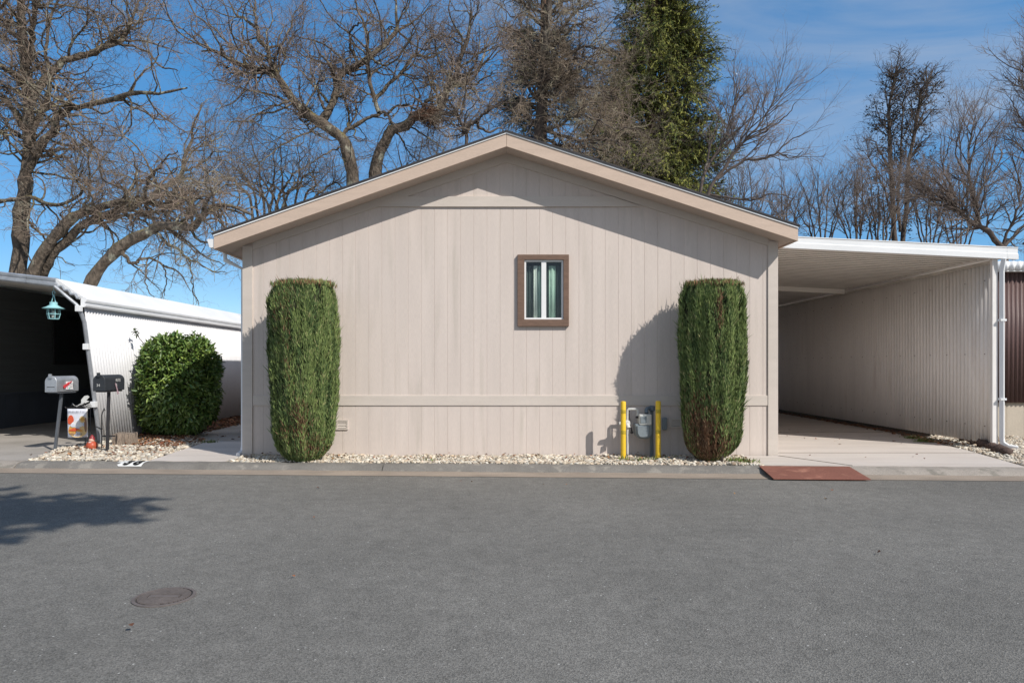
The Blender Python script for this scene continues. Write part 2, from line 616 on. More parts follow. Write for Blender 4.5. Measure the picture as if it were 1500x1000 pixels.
kerb('gutter', XL, XR, prof_g + [(.19, -.03)], M['gutter'], 500)
for nm, a, b_, mm in (('kerb', XL, -6.24, M['kerb_pale']), ('kerb', -6.225, -1.54, M['kerb']), ('kerb', -1.53, 3.10, M['kerb']),
                      ('kerb', 3.11, 9.0, M['kerb_pale']), ('kerb', 9.015, XR, M['kerb'])):
    kerb(nm, a, b_, prof_k, mm, max(30, int((b_ - a) * 12)))

BK = .465
sheet('driveway', [(3.14, ky(3.14) + BK), (6.30, ky(6.3) + BK), (6.67, 9.84), (7.05, 12.2), (7.05, 24), (3.705, 24), (3.705, 9.3), (3.22, 9.28)], .10, M['concrete'], .1)
sheet('path', [(-4.62, ky(-4.62) + BK), (-3.62, ky(-3.62) + BK), (-3.60, 9.3), (-3.62, 11.08), (-4.85, 11.08)], .10, M['concrete'], .1)
sheet('path', [(-5.6, 11.12), (-3.62, 11.12), (-3.62, 24), (-5.75, 24)], .088, M['concrete_old'], .1)
sheet('driveway', [(-9.9, ky(-9.9) + BK), (-6.24, ky(-6.24) + BK), (-6.55, 9.84), (-6.75, 10.7), (-6.7, 24), (-9.9, 24)], .094, M['concrete_old'], .1)
# expansion joints in the driveway concrete: thin dark strips standing a little proud
b = MB()
b.box(3.72, 6.6, 9.60, 9.612, .095, .1045)
b.box(3.72, 6.95, 12.6, 12.612, .095, .1045)
b.prism([(3.70, 9.3, .1045), (3.715, 9.3, .1045), (4.25, ky(4.25) + BK, .1045), (4.235, ky(4.25) + BK, .1045)], (0, 0, -.006))
b.build('driveway_joint', M['soil'], kind='structure')

rng = np.random.default_rng(5)
pebbles('gravel', [(-3.58, ky(-3.58) + .44), (3.16, ky(3.16) + .44), (3.22, 9.26), (3.24, 9.34), (-3.59, 9.34)], 1500, .085, rng, 'pale pebbles along the front of the beige house')
pebbles('gravel', [(-6.22, ky(-6.2) + .43), (-4.64, ky(-4.64) + .43), (-4.86, 11.05), (-5.5, 11.9), (-6.5, 11.9), (-6.72, 10.6), (-6.52, 9.8)], 1350, .085, rng,
        'pale pebbles under the mailboxes', .016, .042)
pebbles('gravel', [(6.33, ky(6.3) + .44), (8.8, ky(8.8) + .44), (8.8, 11.9), (7.4, 11.9), (7.1, 11.5), (6.7, 9.84)], 1100, .085, rng, 'pale pebbles by the carport downspout', .016, .04)


# dry leaves on the ground
def litter(name, poly, n, z, seed, L=(.04, .08)):
    r = np.random.default_rng(seed)
    xy = rand_in(r, poly, n)
    base = np.stack([xy[:, 0], xy[:, 1], z + r.uniform(0, .03, n)], 1)
    a = r.uniform(0, 6.28, n)
    d = norm(np.stack([np.cos(a), np.sin(a), r.normal(0, .25, n)], 1))
    nr = norm(np.stack([r.normal(0, .35, n), r.normal(0, .35, n), np.ones(n)], 1))
    V, F = leaves(r, base, d, nr, r.uniform(*L, n), r.uniform(.02, .04, n))
    pal = np.array([(.20, .07, .035), (.28, .11, .05), (.13, .055, .03), (.34, .18, .09), (.22, .13, .06)])
    c = pal[r.choice(5, n)] * r.uniform(.7, 1.2, (n, 1))
    return np_mesh(name, V, F, M['leaflitter'], tint=np.repeat(c, 6, 0), kind='stuff')


litter('fallen_leaves', [(-6.2, 10.6), (-5.0, 10.1), (-4.85, 11.05), (-5.6, 11.9), (-6.2, 11.9)], 650, .115, 3)
litter('fallen_leaves', [(-6.5, 11.4), (-5.55, 11.3), (-5.65, 23), (-6.5, 23)], 5200, .10, 4, (.05, .1))
litter('fallen_leaves', [(-6.4, 9.0), (-4.8, 9.0), (-4.8, 10.5), (-6.4, 10.6)], 130, .12, 6)
litter('fallen_leaves', [(6.6, 10.4), (7.12, 10.4), (7.12, 18), (6.95, 18), (6.9, 12.4)], 420, .115, 8)
litter('fallen_leaves', [(-5.5, 11.2), (-3.7, 11.2), (-3.7, 15), (-5.5, 15)], 60, .09, 9)

# weeds
r = np.random.default_rng(12)
spots = [(1.75, 8.86, 60), (1.95, 8.84, 50), (1.55, 8.9, 30), (2.95, 8.75, 160), (3.05, 8.65, 110), (6.75, 11.0, 300), (6.85, 11.5, 160), (2.15, 9.0, 30), (-4.75, 10.9, 60), (-1.0, 8.85, 20)]
bs, ds = [], []
for x, y, n in spots:
    q = np.stack([r.normal(x, .07, n), r.normal(y, .05, n), np.full(n, .09)], 1)
    bs.append(q)
    ds.append(norm(np.stack([r.normal(0, .5, n), r.normal(0, .5, n), np.full(n, .8)], 1)))
bs, ds = np.concatenate(bs), np.concatenate(ds)
V, F = blades(r, bs, ds, r.uniform(.03, .09, len(bs)), r.uniform(.008, .018, len(bs)))
np_mesh('weeds', V, F, M['conifer_leaf'], tint=np.repeat(np.array([(.16, .2, .06)]) * r.uniform(.6, 1.3, (len(bs), 1)), 4, 0), kind='stuff')

# ------------------------------------------------------------------ the beige house
WY, FY, WZ0 = 9.35, 8.985, .07
XWL, XWR = -3.60, 3.70
XEL, XER = -3.855, 3.838
ZB, SL, SR = 4.208, .350, .324


def zb(x):
    return ZB - (SL * -x if x < 0 else SR * x)


house = thing('mobile_home', 'beige gabled mobile home with vertical grooved siding and one brown framed window', 'house', (0, 9.35, .1))
wx0, wx1, wz0, wz1 = (766 - 742) * .00935, (827 - 742) * .00935, 1.33 + (535 - 470) * .00935, 1.33 + (535 - 380) * .00935
b = MB()
gr, gd, gw = .18, .0033, .0065
edges = sorted(set([XWL] + [round(XWL + .09 + i * gr, 4) for i in range(41) if XWL + .09 + i * gr < XWR - .02] + [XWR]))


def strip(xa, xb, y, za0, zb0, za1, zb1):
    b.add([(xa, y, za0), (xb, y, zb0), (xb, y, zb1), (xa, y, za1)], [(0, 1, 2, 3)])


def wallcol(xa, xb, y):
    if xa < 0 < xb:
        wallcol(xa, 0, y)
        wallcol(0, xb, y)
        return
    cuts = [c for c in (wx0, wx1) if xa + 1e-5 < c < xb - 1e-5]
    if cuts:
        wallcol(xa, cuts[0], y)
        wallcol(cuts[0], xb, y)
        return
    ta, tb = zb(xa) + .03, zb(xb) + .03
    if xa >= wx0 - 1e-4 and xb <= wx1 + 1e-4:
        strip(xa, xb, y, WZ0, WZ0, wz0, wz0)
        strip(xa, xb, y, wz1, wz1, ta, tb)
    else:
        strip(xa, xb, y, WZ0, WZ0, ta, tb)


for i in range(len(edges) - 1):
    xa = edges[i] + (gw / 2 if i else 0)
    xb = edges[i + 1] - (gw / 2 if i < len(edges) - 2 else 0)
    wallcol(xa, xb, WY)
    if i < len(edges) - 2:
        e = edges[i + 1]
        wallcol(e - gw / 2 + .002, e + gw / 2 - .002, WY + gd)
        for xs_, xd in ((e - gw / 2, e - gw / 2 + .002), (e + gw / 2, e + gw / 2 - .002)):
            if wx0 < e < wx1:
                for za, zz in ((WZ0, wz0), (wz1, zb(e) + .03)):
                    b.add([(xs_, WY, za), (xd, WY + gd, za), (xd, WY + gd, zz), (xs_, WY, zz)], [(0, 1, 2, 3)])
            else:
                b.add([(xs_, WY, WZ0), (xd, WY + gd, WZ0), (xd, WY + gd, zb(e) + .03), (xs_, WY, zb(e) + .03)], [(0, 1, 2, 3)])
for x in (XWL, XWR):   # side walls
    b.add([(x, WY, WZ0), (x, 24, WZ0), (x, 24, zb(x) + .03), (x, WY, zb(x) + .03)], [(0, 1, 2, 3)])
b.add([(XWL, 24, WZ0), (XWR, 24, WZ0), (XWR, 24, zb(XWR)), (0, 24, ZB), (XWL, 24, zb(XWL))], [(0, 1, 2, 3, 4)])
wall = b.build('wall', M['siding'], house)

TP = .02
b = MB()
b.box(XWL - .012, XWL + .125, WY - TP, WY + .1, WZ0, zb(XWL) + .015)
b.build('corner_trim', M['trim'], house, bevel=.003)
b = MB()
b.box(XWR - .125, XWR + .012, WY - TP, WY + .1, WZ0, zb(XWR) + .015)
b.build('corner_trim', M['trim'], house, bevel=.003)
b = MB()
b.box(XWL + .127, XWR - .127, WY - .014, WY + .02, .781, .919)
b.build('belt_trim', M['trim'], house, bevel=.003)
b = MB()
for sgn, xe in ((-1, XWL + .128), (1, XWR - .128)):
    xs = 0
    b.prism([(0, WY - TP - .002, ZB - .105), (0, WY - TP - .002, ZB + .02), (xe, WY - TP - .002, zb(xe) + .02), (xe, WY - TP - .002, zb(xe) - .085)], (0, .03, 0))
fr = b.build('frieze_trim', M['trim'], house)
b = MB()
b.prism([(-1.79, WY - TP - .006, 3.497), (1.82, WY - TP - .006, 3.497), (1.44, WY - TP - .006, 3.637), (-1.42, WY - TP - .006, 3.637)], (0, .03, 0))
b.build('gable_trim', M['trim'], house)

# rake boards, soffit, roof
for s, xe in ((-1, XEL), (1, XER)):
    b = MB()
    g = .0015 * s
    b.prism([(g, FY, ZB), (xe, FY, zb(xe)), (xe, FY, zb(xe) + .168), (g, FY, ZB + .168)], (0, .03, 0))
    b.build('fascia', M['fascia'], house, bevel=.003)
    b = MB()
    b.prism([(0, FY + .03, ZB + .012), (xe, FY + .03, zb(xe) + .012), (xe, FY + .03, zb(xe) + .05), (0, FY + .03, ZB + .05)], (0, 15.2, 0))
    b.build('soffit', M['soffit'], house)
    b = MB()
    xo = xe + .02 * s
    b.prism([(0, FY - .022, ZB + .188), (xo, FY - .022, zb(xe) + .188), (xo, FY - .022, zb(xe) + .212), (0, FY - .022, ZB + .212)], (0, 15.4, 0))
    b.build('roof', M['shingle'], house)
    b = MB()
    b.prism([(0, FY - .012, ZB + .169), (xe, FY - .012, zb(xe) + .169), (xe, FY - .012, zb(xe) + .187), (0, FY - .012, ZB + .187)], (0, 15.3, 0))
    b.build('drip_edge', M['white_metal'], house)
    b = MB()
    b.box(min(xe, xe - .025 * s), max(xe, xe - .025 * s), FY + .031, 24, zb(xe) + .002, zb(xe) + .165)
    b.build('eave_board', M['fascia'], house)
# eave gutter and downspout on the left
b = MB()
x, z = XEL, zb(XEL)
b.prism([(x - .002, FY + .01, z + .02), (x - .06, FY + .01, z + .02), (x - .095, FY + .01, z + .13), (x - .08, FY + .01, z + .135), (x - .002, FY + .01, z + .135)], (0, 15, 0))
b.build('gutter', M['white_metal'], house, bevel=.003)
b = MB()
zt = zb(XEL)
b.tube([(XEL - .045, 9.46, zt + .02), (XEL - .045, 9.46, zt - .07), (XWL - .05, 9.46, zt - .20), (XWL - .05, 9.46, .22), (XWL - .05, 9.43, .14), (XWL - .06, 9.30, .115)], .03, 8)
b.build('downspout', M['white_metal'], house, smooth='auto')

# porch roof on the left side, further back
b = MB()
b.prism([(XWL, 13.42, 3.12), (-5.1, 13.42, 3.02), (-5.1, 13.42, 3.09), (XWL, 13.42, 3.19)], (0, 9.6, 0))
b.build('porch_roof', M['white_metal'], house)
b = MB()
b.box(-5.07, XWL - .01, 13.45, 13.5, .08, 3.05)
b.box(-5.07, -5.02, 13.51, 22.9, .08, 3.0)
b.build('porch_wall', M['siding'], house)

# window
win = MB()
X0, X1, Z0, Z1 = (758 - 742) * .00935, (833 - 742) * .00935, 1.33 + (535 - 478) * .00935, 1.33 + (535 - 373.5) * .00935
X2, X3, Z2, Z3 = (768 - 742) * .00935, (825 - 742) * .00935, 1.33 + (535 - 468) * .00935, 1.33 + (535 - 381) * .00935


def frame(b, xa, xb, za, zz, xi, xj, zi, zj, y0, y1):
    b.box(xa, xb, y0, y1, zj, zz)
    b.box(xa, xb, y0, y1, za, zi)
    b.box(xa, xi, y0 + .0008, y1, zi, zj)
    b.box(xj, xb, y0 + .0008, y1, zi, zj)


b = MB()
frame(b, X0, X1, Z0, Z1, X2, X3, Z2, Z3, WY - .045, WY + .01)
window = b.build('window', M['brown_frame'], house, bevel=.003)
b = MB()
fw = .024
frame(b, X2, X3, Z2, Z3, X2 + fw, X3 - fw, Z2 + fw, Z3 - fw, WY - .02, WY + .05)
xm0, xm1 = (793 - 742) * .00935, (800 - 742) * .00935
b.box(xm0, xm1, WY - .015, WY + .05, Z2 + fw, Z3 - fw)
b.build('sash', M['white_vinyl'], window, bevel=.002)
for xa, xb in ((X2 + fw, xm0), (xm1, X3 - fw)):
    b = MB()
    b.box(xa + .001, xb - .001, WY + .018, WY + .022, Z2 + fw + .001, Z3 - fw - .001)
    b.build('pane', M['glass'], window)


def curtain(xa, xb, y, m, amp=.012, waves=3.0):
    n = 28
    q = np.linspace(0, 1, n)
    vs = []
    for t in q:
        yy = y + amp * math.sin(t * waves * 6.283)
        vs += [(xa + (xb - xa) * t, yy, Z2 - .02), (xa + (xb - xa) * t, yy, Z3 - .07)]
    c = MB()
    c.add(vs, [(2 * i, 2 * i + 2, 2 * i + 3, 2 * i + 1) for i in range(n - 1)])
    c.build('curtain', m, window, smooth=True, solid=.003)


PX = lambda p: (p - 742) * .00935
curtain(PX(769), PX(781), WY + .085, M['dark_cloth'])
curtain(PX(782), PX(787.5), WY + .05, M['pale_cloth'], .006, 1)
curtain(PX(787.5), PX(794), WY + .065, M['mint_cloth'], .01, 1.5)
curtain(PX(799), PX(805), WY + .085, M['dark_cloth'], .01, 1.5)
curtain(PX(804.5), PX(814), WY + .055, M['mint_cloth'], .012, 1.5)
curtain(PX(813), PX(826), WY + .085, M['dark_cloth'], .012, 2)
b = MB()
b.box(X2 - .1, X3 + .1, WY + .30, WY + .32, Z2 - .1, Z3 + .1)
b.build('room_back', M['dark_room'], window)

for px0, px1, py0, py1 in ((478, 510, 614.5, 629), (981, 1013, 612.5, 626)):
    xa, xb, zz, za = PX(px0), PX(px1), 1.33 + (535 - py0) * .00935, 1.33 + (535 - py1) * .00935
    b = MB()
    frame(b, xa, xb, za, zz, xa + .02, xb - .02, za + .02, zz - .02, WY - .018, WY - .001)
    b.box((xa + xb) / 2 - .01, (xa + xb) / 2 + .01, WY - .016, WY - .001, za + .02, zz - .02)
    for i in range(3):
        z = za + .028 + i * (zz - za - .04) / 3
        b.prism([(xa + .02, WY - .014, z), (xa + .02, WY - .012, z - .004), (xa + .02, WY - .002, z + .020), (xa + .02, WY - .004, z + .024)], (xb - xa - .04, 0, 0))
    v = b.build('vent', M['trim'], house)
    b = MB()
    b.box(xa + .015, xb - .015, WY - .0015, WY - .0005, za + .015, zz - .015)
    b.build('mesh_screen', M['dark_room'], v)


# ------------------------------------------------------------------ corrugated sheets
def corrugated(p0, p1, h0, h1, pitch, amp, nrm, vertical_from=None, per=6):
    """ribs upright, from p0 to p1 along the ground, bottom z in p0/p1, tops h0/h1"""
    p0, p1, nrm = np.array(p0, float), np.array(p1, float), np.array(nrm, float)
    L = np.linalg.norm((p1 - p0)[:2])
    n = int(L / pitch * per)
    b = MB()
    vs = []
    for i in range(n + 1):
        t = i / n
        o = nrm * amp * math.sin(2 * math.pi * i / per)
        q = p0 * (1 - t) + p1 * t + o
        vs.append(q)
        vs.append((q[0], q[1], h0 * (1 - t) + h1 * t))
    b.add(vs, [(2 * i, 2 * i + 2, 2 * i + 3, 2 * i + 1) for i in range(n)])
    return b


# ---- right carport
cp = thing('carport', 'white flat roofed carport with corrugated side wall attached beside the beige house', 'carport', (7.2, 10.1, .1))
ZA, ZC = 3.23, 2.90     # fascia bottoms at house and outer end
x0c, x1c = 3.72, 7.49
YF = 10.0


def zroof(x):
    return 3.06 + (2.88 - 3.06) * (x - 3.86) / (7.49 - 3.86)


b = MB()
# front beam: bottom lip, set-back channel and top roll
pr = [(-.015, .0), (-.015, .075), (.0, .085), (.0, .16), (-.008, .165), (-.008, .178), (.06, .178), (.06, 0)]
xs0, xs1 = 3.72, 7.33
for xa, xb in ((xs0, xs1), (xs1 + .004, 7.49)):
    b.add([(xa, YF + d, zroof(xa) + z) for d, z in pr] + [(xb, YF + d, zroof(xb) + z) for d, z in pr],
          [(i, (i + 1) % 8, 8 + (i + 1) % 8, 8 + i) for i in range(8)] + [tuple(range(8)), tuple(range(8, 16))[::-1]])
b.build('front_beam', M['white_metal'], cp)
# pan roof with ribs running from the house outward
b = MB()
y = YF + .06
ys, zs = [], []
while y < 20.2:
    for dy, dz in ((0, .05), (.008, .0), (.15, .0), (.158, .05), (.166, .05)):
        ys.append(y + dy)
        zs.append(dz)
    y += .166
vs = []
for yy, dz in zip(ys, zs):
    vs += [(x0c, yy, zroof(x0c) + .045 + dz), (x1c - .05, yy, zroof(x1c) + .045 + dz)]
b.add(vs, [(2 * i, 2 * i + 1, 2 * i + 3, 2 * i + 2) for i in range(len(ys) - 1)])
nf = len(b.f)
y = YF + .06
while y < 20.1:
    b.box(x0c, 7.16, y - .006, y + .008, -.009, .001)
    for q in range(8):
        vx, vy, vz = b.v[-8 + q]
        b.v[-8 + q] = (vx, vy, vz + zroof(vx) + .046)
    y += .166
rf = b.build('roof', M['pan_ceiling'], cp)
rf.data.materials.append(M['seam'])
rf.data.polygons.foreach_set('material_index', [0] * nf + [1] * (len(rf.data.polygons) - nf))
b = MB()
b.prism([(x0c, 14.45, zroof(x0c) - .055), (7.16, 14.45, zroof(7.16) - .055), (7.16, 14.45, zroof(7.16) + .04), (x0c, 14.45, zroof(x0c) + .04)], (0, .06, 0))
b.build('cross_beam', M['pan_ceiling'], cp)
zt = zroof(7.2) - .045
corrugated((7.2, 10.12, .17), (7.2, 20.2, .17), zt, zt, .088, .013, (1, 0, 0)).build('side_wall', M['grey_corrugated'], cp, smooth=True, solid=.002)
b = MB()
b.box(7.18, 7.23, 10.13, 20.2, zt - .012, zt + .035)
b.build('wall_rail', M['seam'], cp)
b = MB()
b.box(7.16, 7.24, 10.06, 10.11, .16, zt + .06)
b.build('post', M['grey_corrugated'], cp, bevel=.004)
b = MB()
b.tube([(7.285, 10.0, 2.9), (7.285, 10.04, 2.72), (7.285, 10.04, .26), (7.29, 10.03, .19), (7.33, 9.97, .145), (7.42, 9.9, .13)], .042, 4)
ds = b.build('downspout', M['white_metal'], cp, bevel=.008)
for z in (1.98, .82):
    c = MB()
    c.box(7.243, 7.327, 9.998, 10.1, z, z + .03)
    c.build('strap', M['white_metal'], ds)
# screws along the wall
b = MB()
for z in (2.6, 1.5, .42):
    for i in range(24):
        yy = 10.25 + i * .44
        b.lathe((7.178, yy, z), [(.001, -.006), (.008, -.004), (.008, .004), (.001, .006)], 6)
o = b.build('screws', M['rock'], cp)
o['kind'] = 'stuff'

# stones edging the carport wall
r = np.random.default_rng(3)
for i, (px, py, s) in enumerate(((1416, 640, .10), (1429, 645, .085), (1441, 648, .10), (1453, 652, .085), (1464, 657, .10), (1474, 660, .08), (1399, 636, .06), (1387, 633, .055))):
    Y = 1.22 / ((py - 535 + s * 60) / 1000)
    c = np.array([(px - 742) / 1000 * Y, Y, .1 + s * .5])
    Vv = ICO_V * (1 + .1 * r.normal(size=(42 if len(ICO_V) == 42 else len(ICO_V), 1))) * np.array([s * 1.0, s * 1.1, s * .75])
    o = np_mesh('edging_stone', Vv + c, ICO_F, M['rock'], label='dark rough stone in the row along the foot of the carport wall', cat='stone',
                group='edging stones under the carport wall')

# ---- right neighbour
rn = thing('mobile_home', 'brown corrugated home with tan skirting at the right edge', 'house', (8.6, 11.75, .1))
corrugated((7.75, 11.75, .69), (15, 11.75, .69), 2.94, 2.94, .075, .012, (0, 1, 0)).build('wall', M['brown_corrugated'], rn, smooth=True, solid=.002)
b = MB()
xx = 7.75
while xx < 15:
    b.box(xx, xx + .295, 11.80, 11.82, .06, .70)
    xx += .30
b.build('skirting', M['tan_skirting'], rn)
corrugated((7.75, 11.6, 2.95), (15.2, 11.6, 2.95), 3.10, 3.10, .11, .02, (0, 1, 0)).build('awning_edge', M['white_metal'], rn, smooth=True, solid=.003)
b = MB()
b.box(7.7, 15.2, 11.62, 11.9, 2.93, 2.955)
b.box(7.72, 15.2, 11.62, 24, 3.06, 3.09)
b.build('roof', M['white_metal'], rn)
b = MB()
b.box(7.75, 7.77, 11.8, 24, .07, 3.05)
b.build('side_wall', M['brown_corrugated'], rn)
b = MB()
b.tube([(9.0, 11.9 - .1, 3.08), (9.0, 11.8, 3.42)], .045, 12)
b.lathe((9.0, 11.8, 3.42), [(.07, 0), (.07, .03), (.02, .06)], 14)
b.build('vent_pipe', M['dark_iron'], rn, smooth='auto')

# ---- left neighbour: awning carport in front of a dark sided home
ln = thing('awning_carport', 'white corrugated awning carport with rounded gutter at the left edge', 'carport', (-6.5, 10.8, .1))
# side wall leaning out at the front edge
b = MB()
n = int(13.2 / .076 * 6)
vs = []
for i in range(n + 1):
    t = i / n
    o = .017 * math.sin(2 * math.pi * i / 6)
    vs += [(-6.47 + o, 10.86 + 13.2 * t, .10), (-6.55 + o, 10.58 + 13.48 * t, 2.24)]
b.add(vs, [(2 * i, 2 * i + 2, 2 * i + 3, 2 * i + 1) for i in range(n)])
b.build('side_wall', M['white_corrugated'], ln, smooth=True, solid=.002)
# rolled gutter along the top of the wall
b = MB()
sect = [(-6.50, 2.225), (-6.47, 2.24), (-6.465, 2.27), (-6.49, 2.285), (-6.49, 2.30), (-6.46, 2.315), (-6.455, 2.345), (-6.48, 2.375), (-6.55, 2.385), (-6.55, 2.225)]
b.prism([(x, 10.5, z) for x, z in sect], (0, 14, 0))
b.build('gutter', M['white_metal'], ln)
# slanted roof sheet with a rolled front end
b = MB()
b.prism([(-6.50, 10.5, 2.375), (-6.55, 10.5, 2.42), (-6.88, 10.42, 2.655), (-6.96, 10.42, 2.665), (-6.96, 10.42, 2.63), (-6.56, 10.5, 2.36)], (0, 14, 0))
b.build('awning_panel', M['white_metal'], ln)
b = MB()
pts = []
for i in range(13):
    t = i / 12
    pts.append((-6.92 + .37 * t, 10.44 + .03 * t, 2.60 - .24 * t + .02 * math.sin(i * 2.1)))
b.tube(pts, .022, 8)
b.build('rolled_end', M['galv'], ln, smooth='auto')
b = MB()
b.tube([(-6.90, 10.42, 2.54), (-6.60, 10.46, 2.27), (-6.565, 10.48, 2.22)], .024, 8)
b.tube([(-6.565, 10.48, 2.22), (-6.53, 10.56, 2.0), (-6.455, 10.84, .1)], .03, 8)
b.build('post', M['galv'], ln, smooth='auto')
for z, xx, yy in ((2.20, -6.56, 10.46), (1.62, -6.53, 10.6), (.72, -6.475, 10.70)):
    b = MB()
    b.box(xx - .03, xx + .05, yy - .04, yy + .03, z - .045, z + .045)
    b.build('bracket', M['white_metal'], ln, bevel=.004)
# front fascia of the carport roof rises to the left
b = MB()


def zl(x):
    return 2.525 + .115 * (-6.88 - x)


pr = [(0, 0), (-.02, .02), (-.02, .06), (0, .075), (-.015, .09), (-.02, .12), (0, .14), (.08, .14), (.08, 0)]
for xa, xb in ((-6.88, -7.32), (-7.325, -12.5)):
    b.add([(xa, 10.42 + d, zl(xa) + z) for d, z in pr] + [(xb, 10.42 + d, zl(xb) + z) for d, z in pr],
          [(i, (i + 1) % 9, 9 + (i + 1) % 9, 9 + i) for i in range(9)] + [tuple(range(9)), tuple(range(9, 18))[::-1]])
b.build('front_beam', M['galv'], ln)
b = MB()
ys = np.arange(10.5, 24, .2)
vs, k = [], 0
for yy in ys:
    for dy, dz in ((0, .0), (.17, .0), (.175, .03), (.195, .03)):
        vs += [(-6.90, yy + dy, zl(-6.9) + .03 + dz), (-12.5, yy + dy, zl(-12.5) + .03 + dz)]
        k += 1
b.add(vs, [(2 * i, 2 * i + 1, 2 * i + 3, 2 * i + 2) for i in range(k - 1)])
b.build('roof', M['pan_ceiling'], ln, solid=.002)

dh = thing('mobile_home', 'dark grey lap sided home in the shade of the left carport', 'house', (-10, 12, .1))
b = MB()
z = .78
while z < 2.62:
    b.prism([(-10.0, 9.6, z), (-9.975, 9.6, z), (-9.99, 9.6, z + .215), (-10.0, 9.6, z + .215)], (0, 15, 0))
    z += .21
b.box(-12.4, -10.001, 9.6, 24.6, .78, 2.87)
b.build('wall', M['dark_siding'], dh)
b = MB()
yy = 9.62
while yy < 24:
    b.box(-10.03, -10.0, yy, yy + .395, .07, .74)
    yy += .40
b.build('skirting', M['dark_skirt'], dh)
b = MB()
b.box(-10.02, -9.955, 9.6, 24.6, .74, .785)
b.build('sill_board', M['dark_skirt'], dh)
b = MB()
b.box(-9.97, -9.94, 15.0, 16.6, 1.35, 2.55)
w = b.build('window', M['dark_iron'], dh)
b = MB()
b.box(-9.945, -9.935, 15.07, 15.77, 1.42, 2.48)
b.box(-9.945, -9.935, 15.83, 16.53, 1.42, 2.48)
b.build('pane', M['glass'], w)
b = MB()
b.box(-10, -6.8, 23.9, 24, .1, 2.9)
b.build('end_wall', M['dark_siding'], dh)

# ------------------------------------------------------------------ small objects
# hanging lantern
hx, hy = P(78.5, 448, 10.52)[:2]
lt = thing('hanging_lantern', 'pale teal lantern with a flared lid hanging from the carport beam', 'lantern', (hx, hy, 2.05))


def zz(py, Y=10.52):
    return CZ - (py - 535) / 1000 * Y


b = MB()
b.lathe((hx, hy, 0), [(.055, zz(442.5)), (.055, zz(447)), (.07, zz(447.6)), (.10, zz(449.5)), (.152, zz(451.5)), (.15, zz(452.2)), (.05, zz(450.5))], 24)
b.build('lid', M['teal'], lt, smooth='auto')
b = MB()
for k in range(6):
    a = k * math.pi / 3 + .3
    b.tube([(hx + .083 * math.cos(a), hy + .083 * math.sin(a), zz(452)), (hx + .09 * math.cos(a), hy + .09 * math.sin(a), zz(460)), (hx + .07 * math.cos(a), hy + .07 * math.sin(a), zz(467))], .006, 6)
for z, rr in ((zz(460), .09), (zz(467), .07)):
    b.tube([(hx + rr * math.cos(a), hy + rr * math.sin(a), z) for a in np.linspace(0, 6.283, 19)], .006, 6)
b.build('cage', M['teal'], lt, smooth='auto')
b = MB()
b.lathe((hx, hy, 0), [(.065, zz(466)), (.068, zz(460)), (.062, zz(453))], 20)
b.build('glass_globe', M['glass'], lt, smooth='auto')
b = MB()
b.lathe((hx, hy, 0), [(.025, zz(465)), (.03, zz(460)), (.02, zz(455))], 12)
b.build('candle', M['white_paint'], lt, smooth='auto')
b = MB()
b.tube([(hx + .03, hy, zz(442.6)), (hx + .012, hy, zz(434)), (hx - .012, hy, zz(432)), (hx - .02, hy, zz(428)), (hx, hy, zz(426)), (hx + .02, hy, zz(427.5)), (hx + .022, hy, zz(430))], .006, 6)
b.tube([(hx - .03, hy, zz(442.6)), (hx - .008, hy, zz(434)), (hx + .012, hy, zz(431.5))], .006, 6)
b.tube([(hx, hy, zz(426)), (hx, hy, zz(410.5))], .003, 5)
b.build('hook', M['teal'], lt, smooth='auto')


# mailboxes
def text_mesh(s, size, bold=0.0):
    cu = bpy.data.curves.new('lettering', 'FONT')
    cu.body = s
    cu.size = size
    cu.resolution_u = 3
    cu.extrude = .0008
    cu.offset = bold
    ob = bpy.data.objects.new('lettering', cu)
    COL.objects.link(ob)
    me = bpy.data.meshes.new_from_object(ob)
    bpy.data.objects.remove(ob)
    bpy.data.curves.remove(cu)
    V = np.array([v.co[:] for v in me.vertices])
    Fc = [tuple(p.vertices) for p in me.polygons]
    bpy.data.meshes.remove(me)
    return V, Fc


def lettering(s, size, o, ux, uy, m, parent, sx=1.0):
    """each character a part of its own; o: lower left corner; ux, uy: directions along and up the text"""
    ux, uy = np.array(ux, float), np.array(uy, float)
    n = np.cross(ux, uy)
    at = 0.0
    for ch in s:
        V, Fc = text_mesh(ch, size)
        x0_ = V[:, 0].min()
        Wv = np.array(o) + (at + (V[:, :1] - x0_) * sx) * ux + V[:, 1:2] * uy + V[:, 2:] * n
        b = MB()
        b.add(Wv, Fc)
        b.build('letter', m, parent)
        at += (V[:, 0].max() - x0_) * sx + size * .10


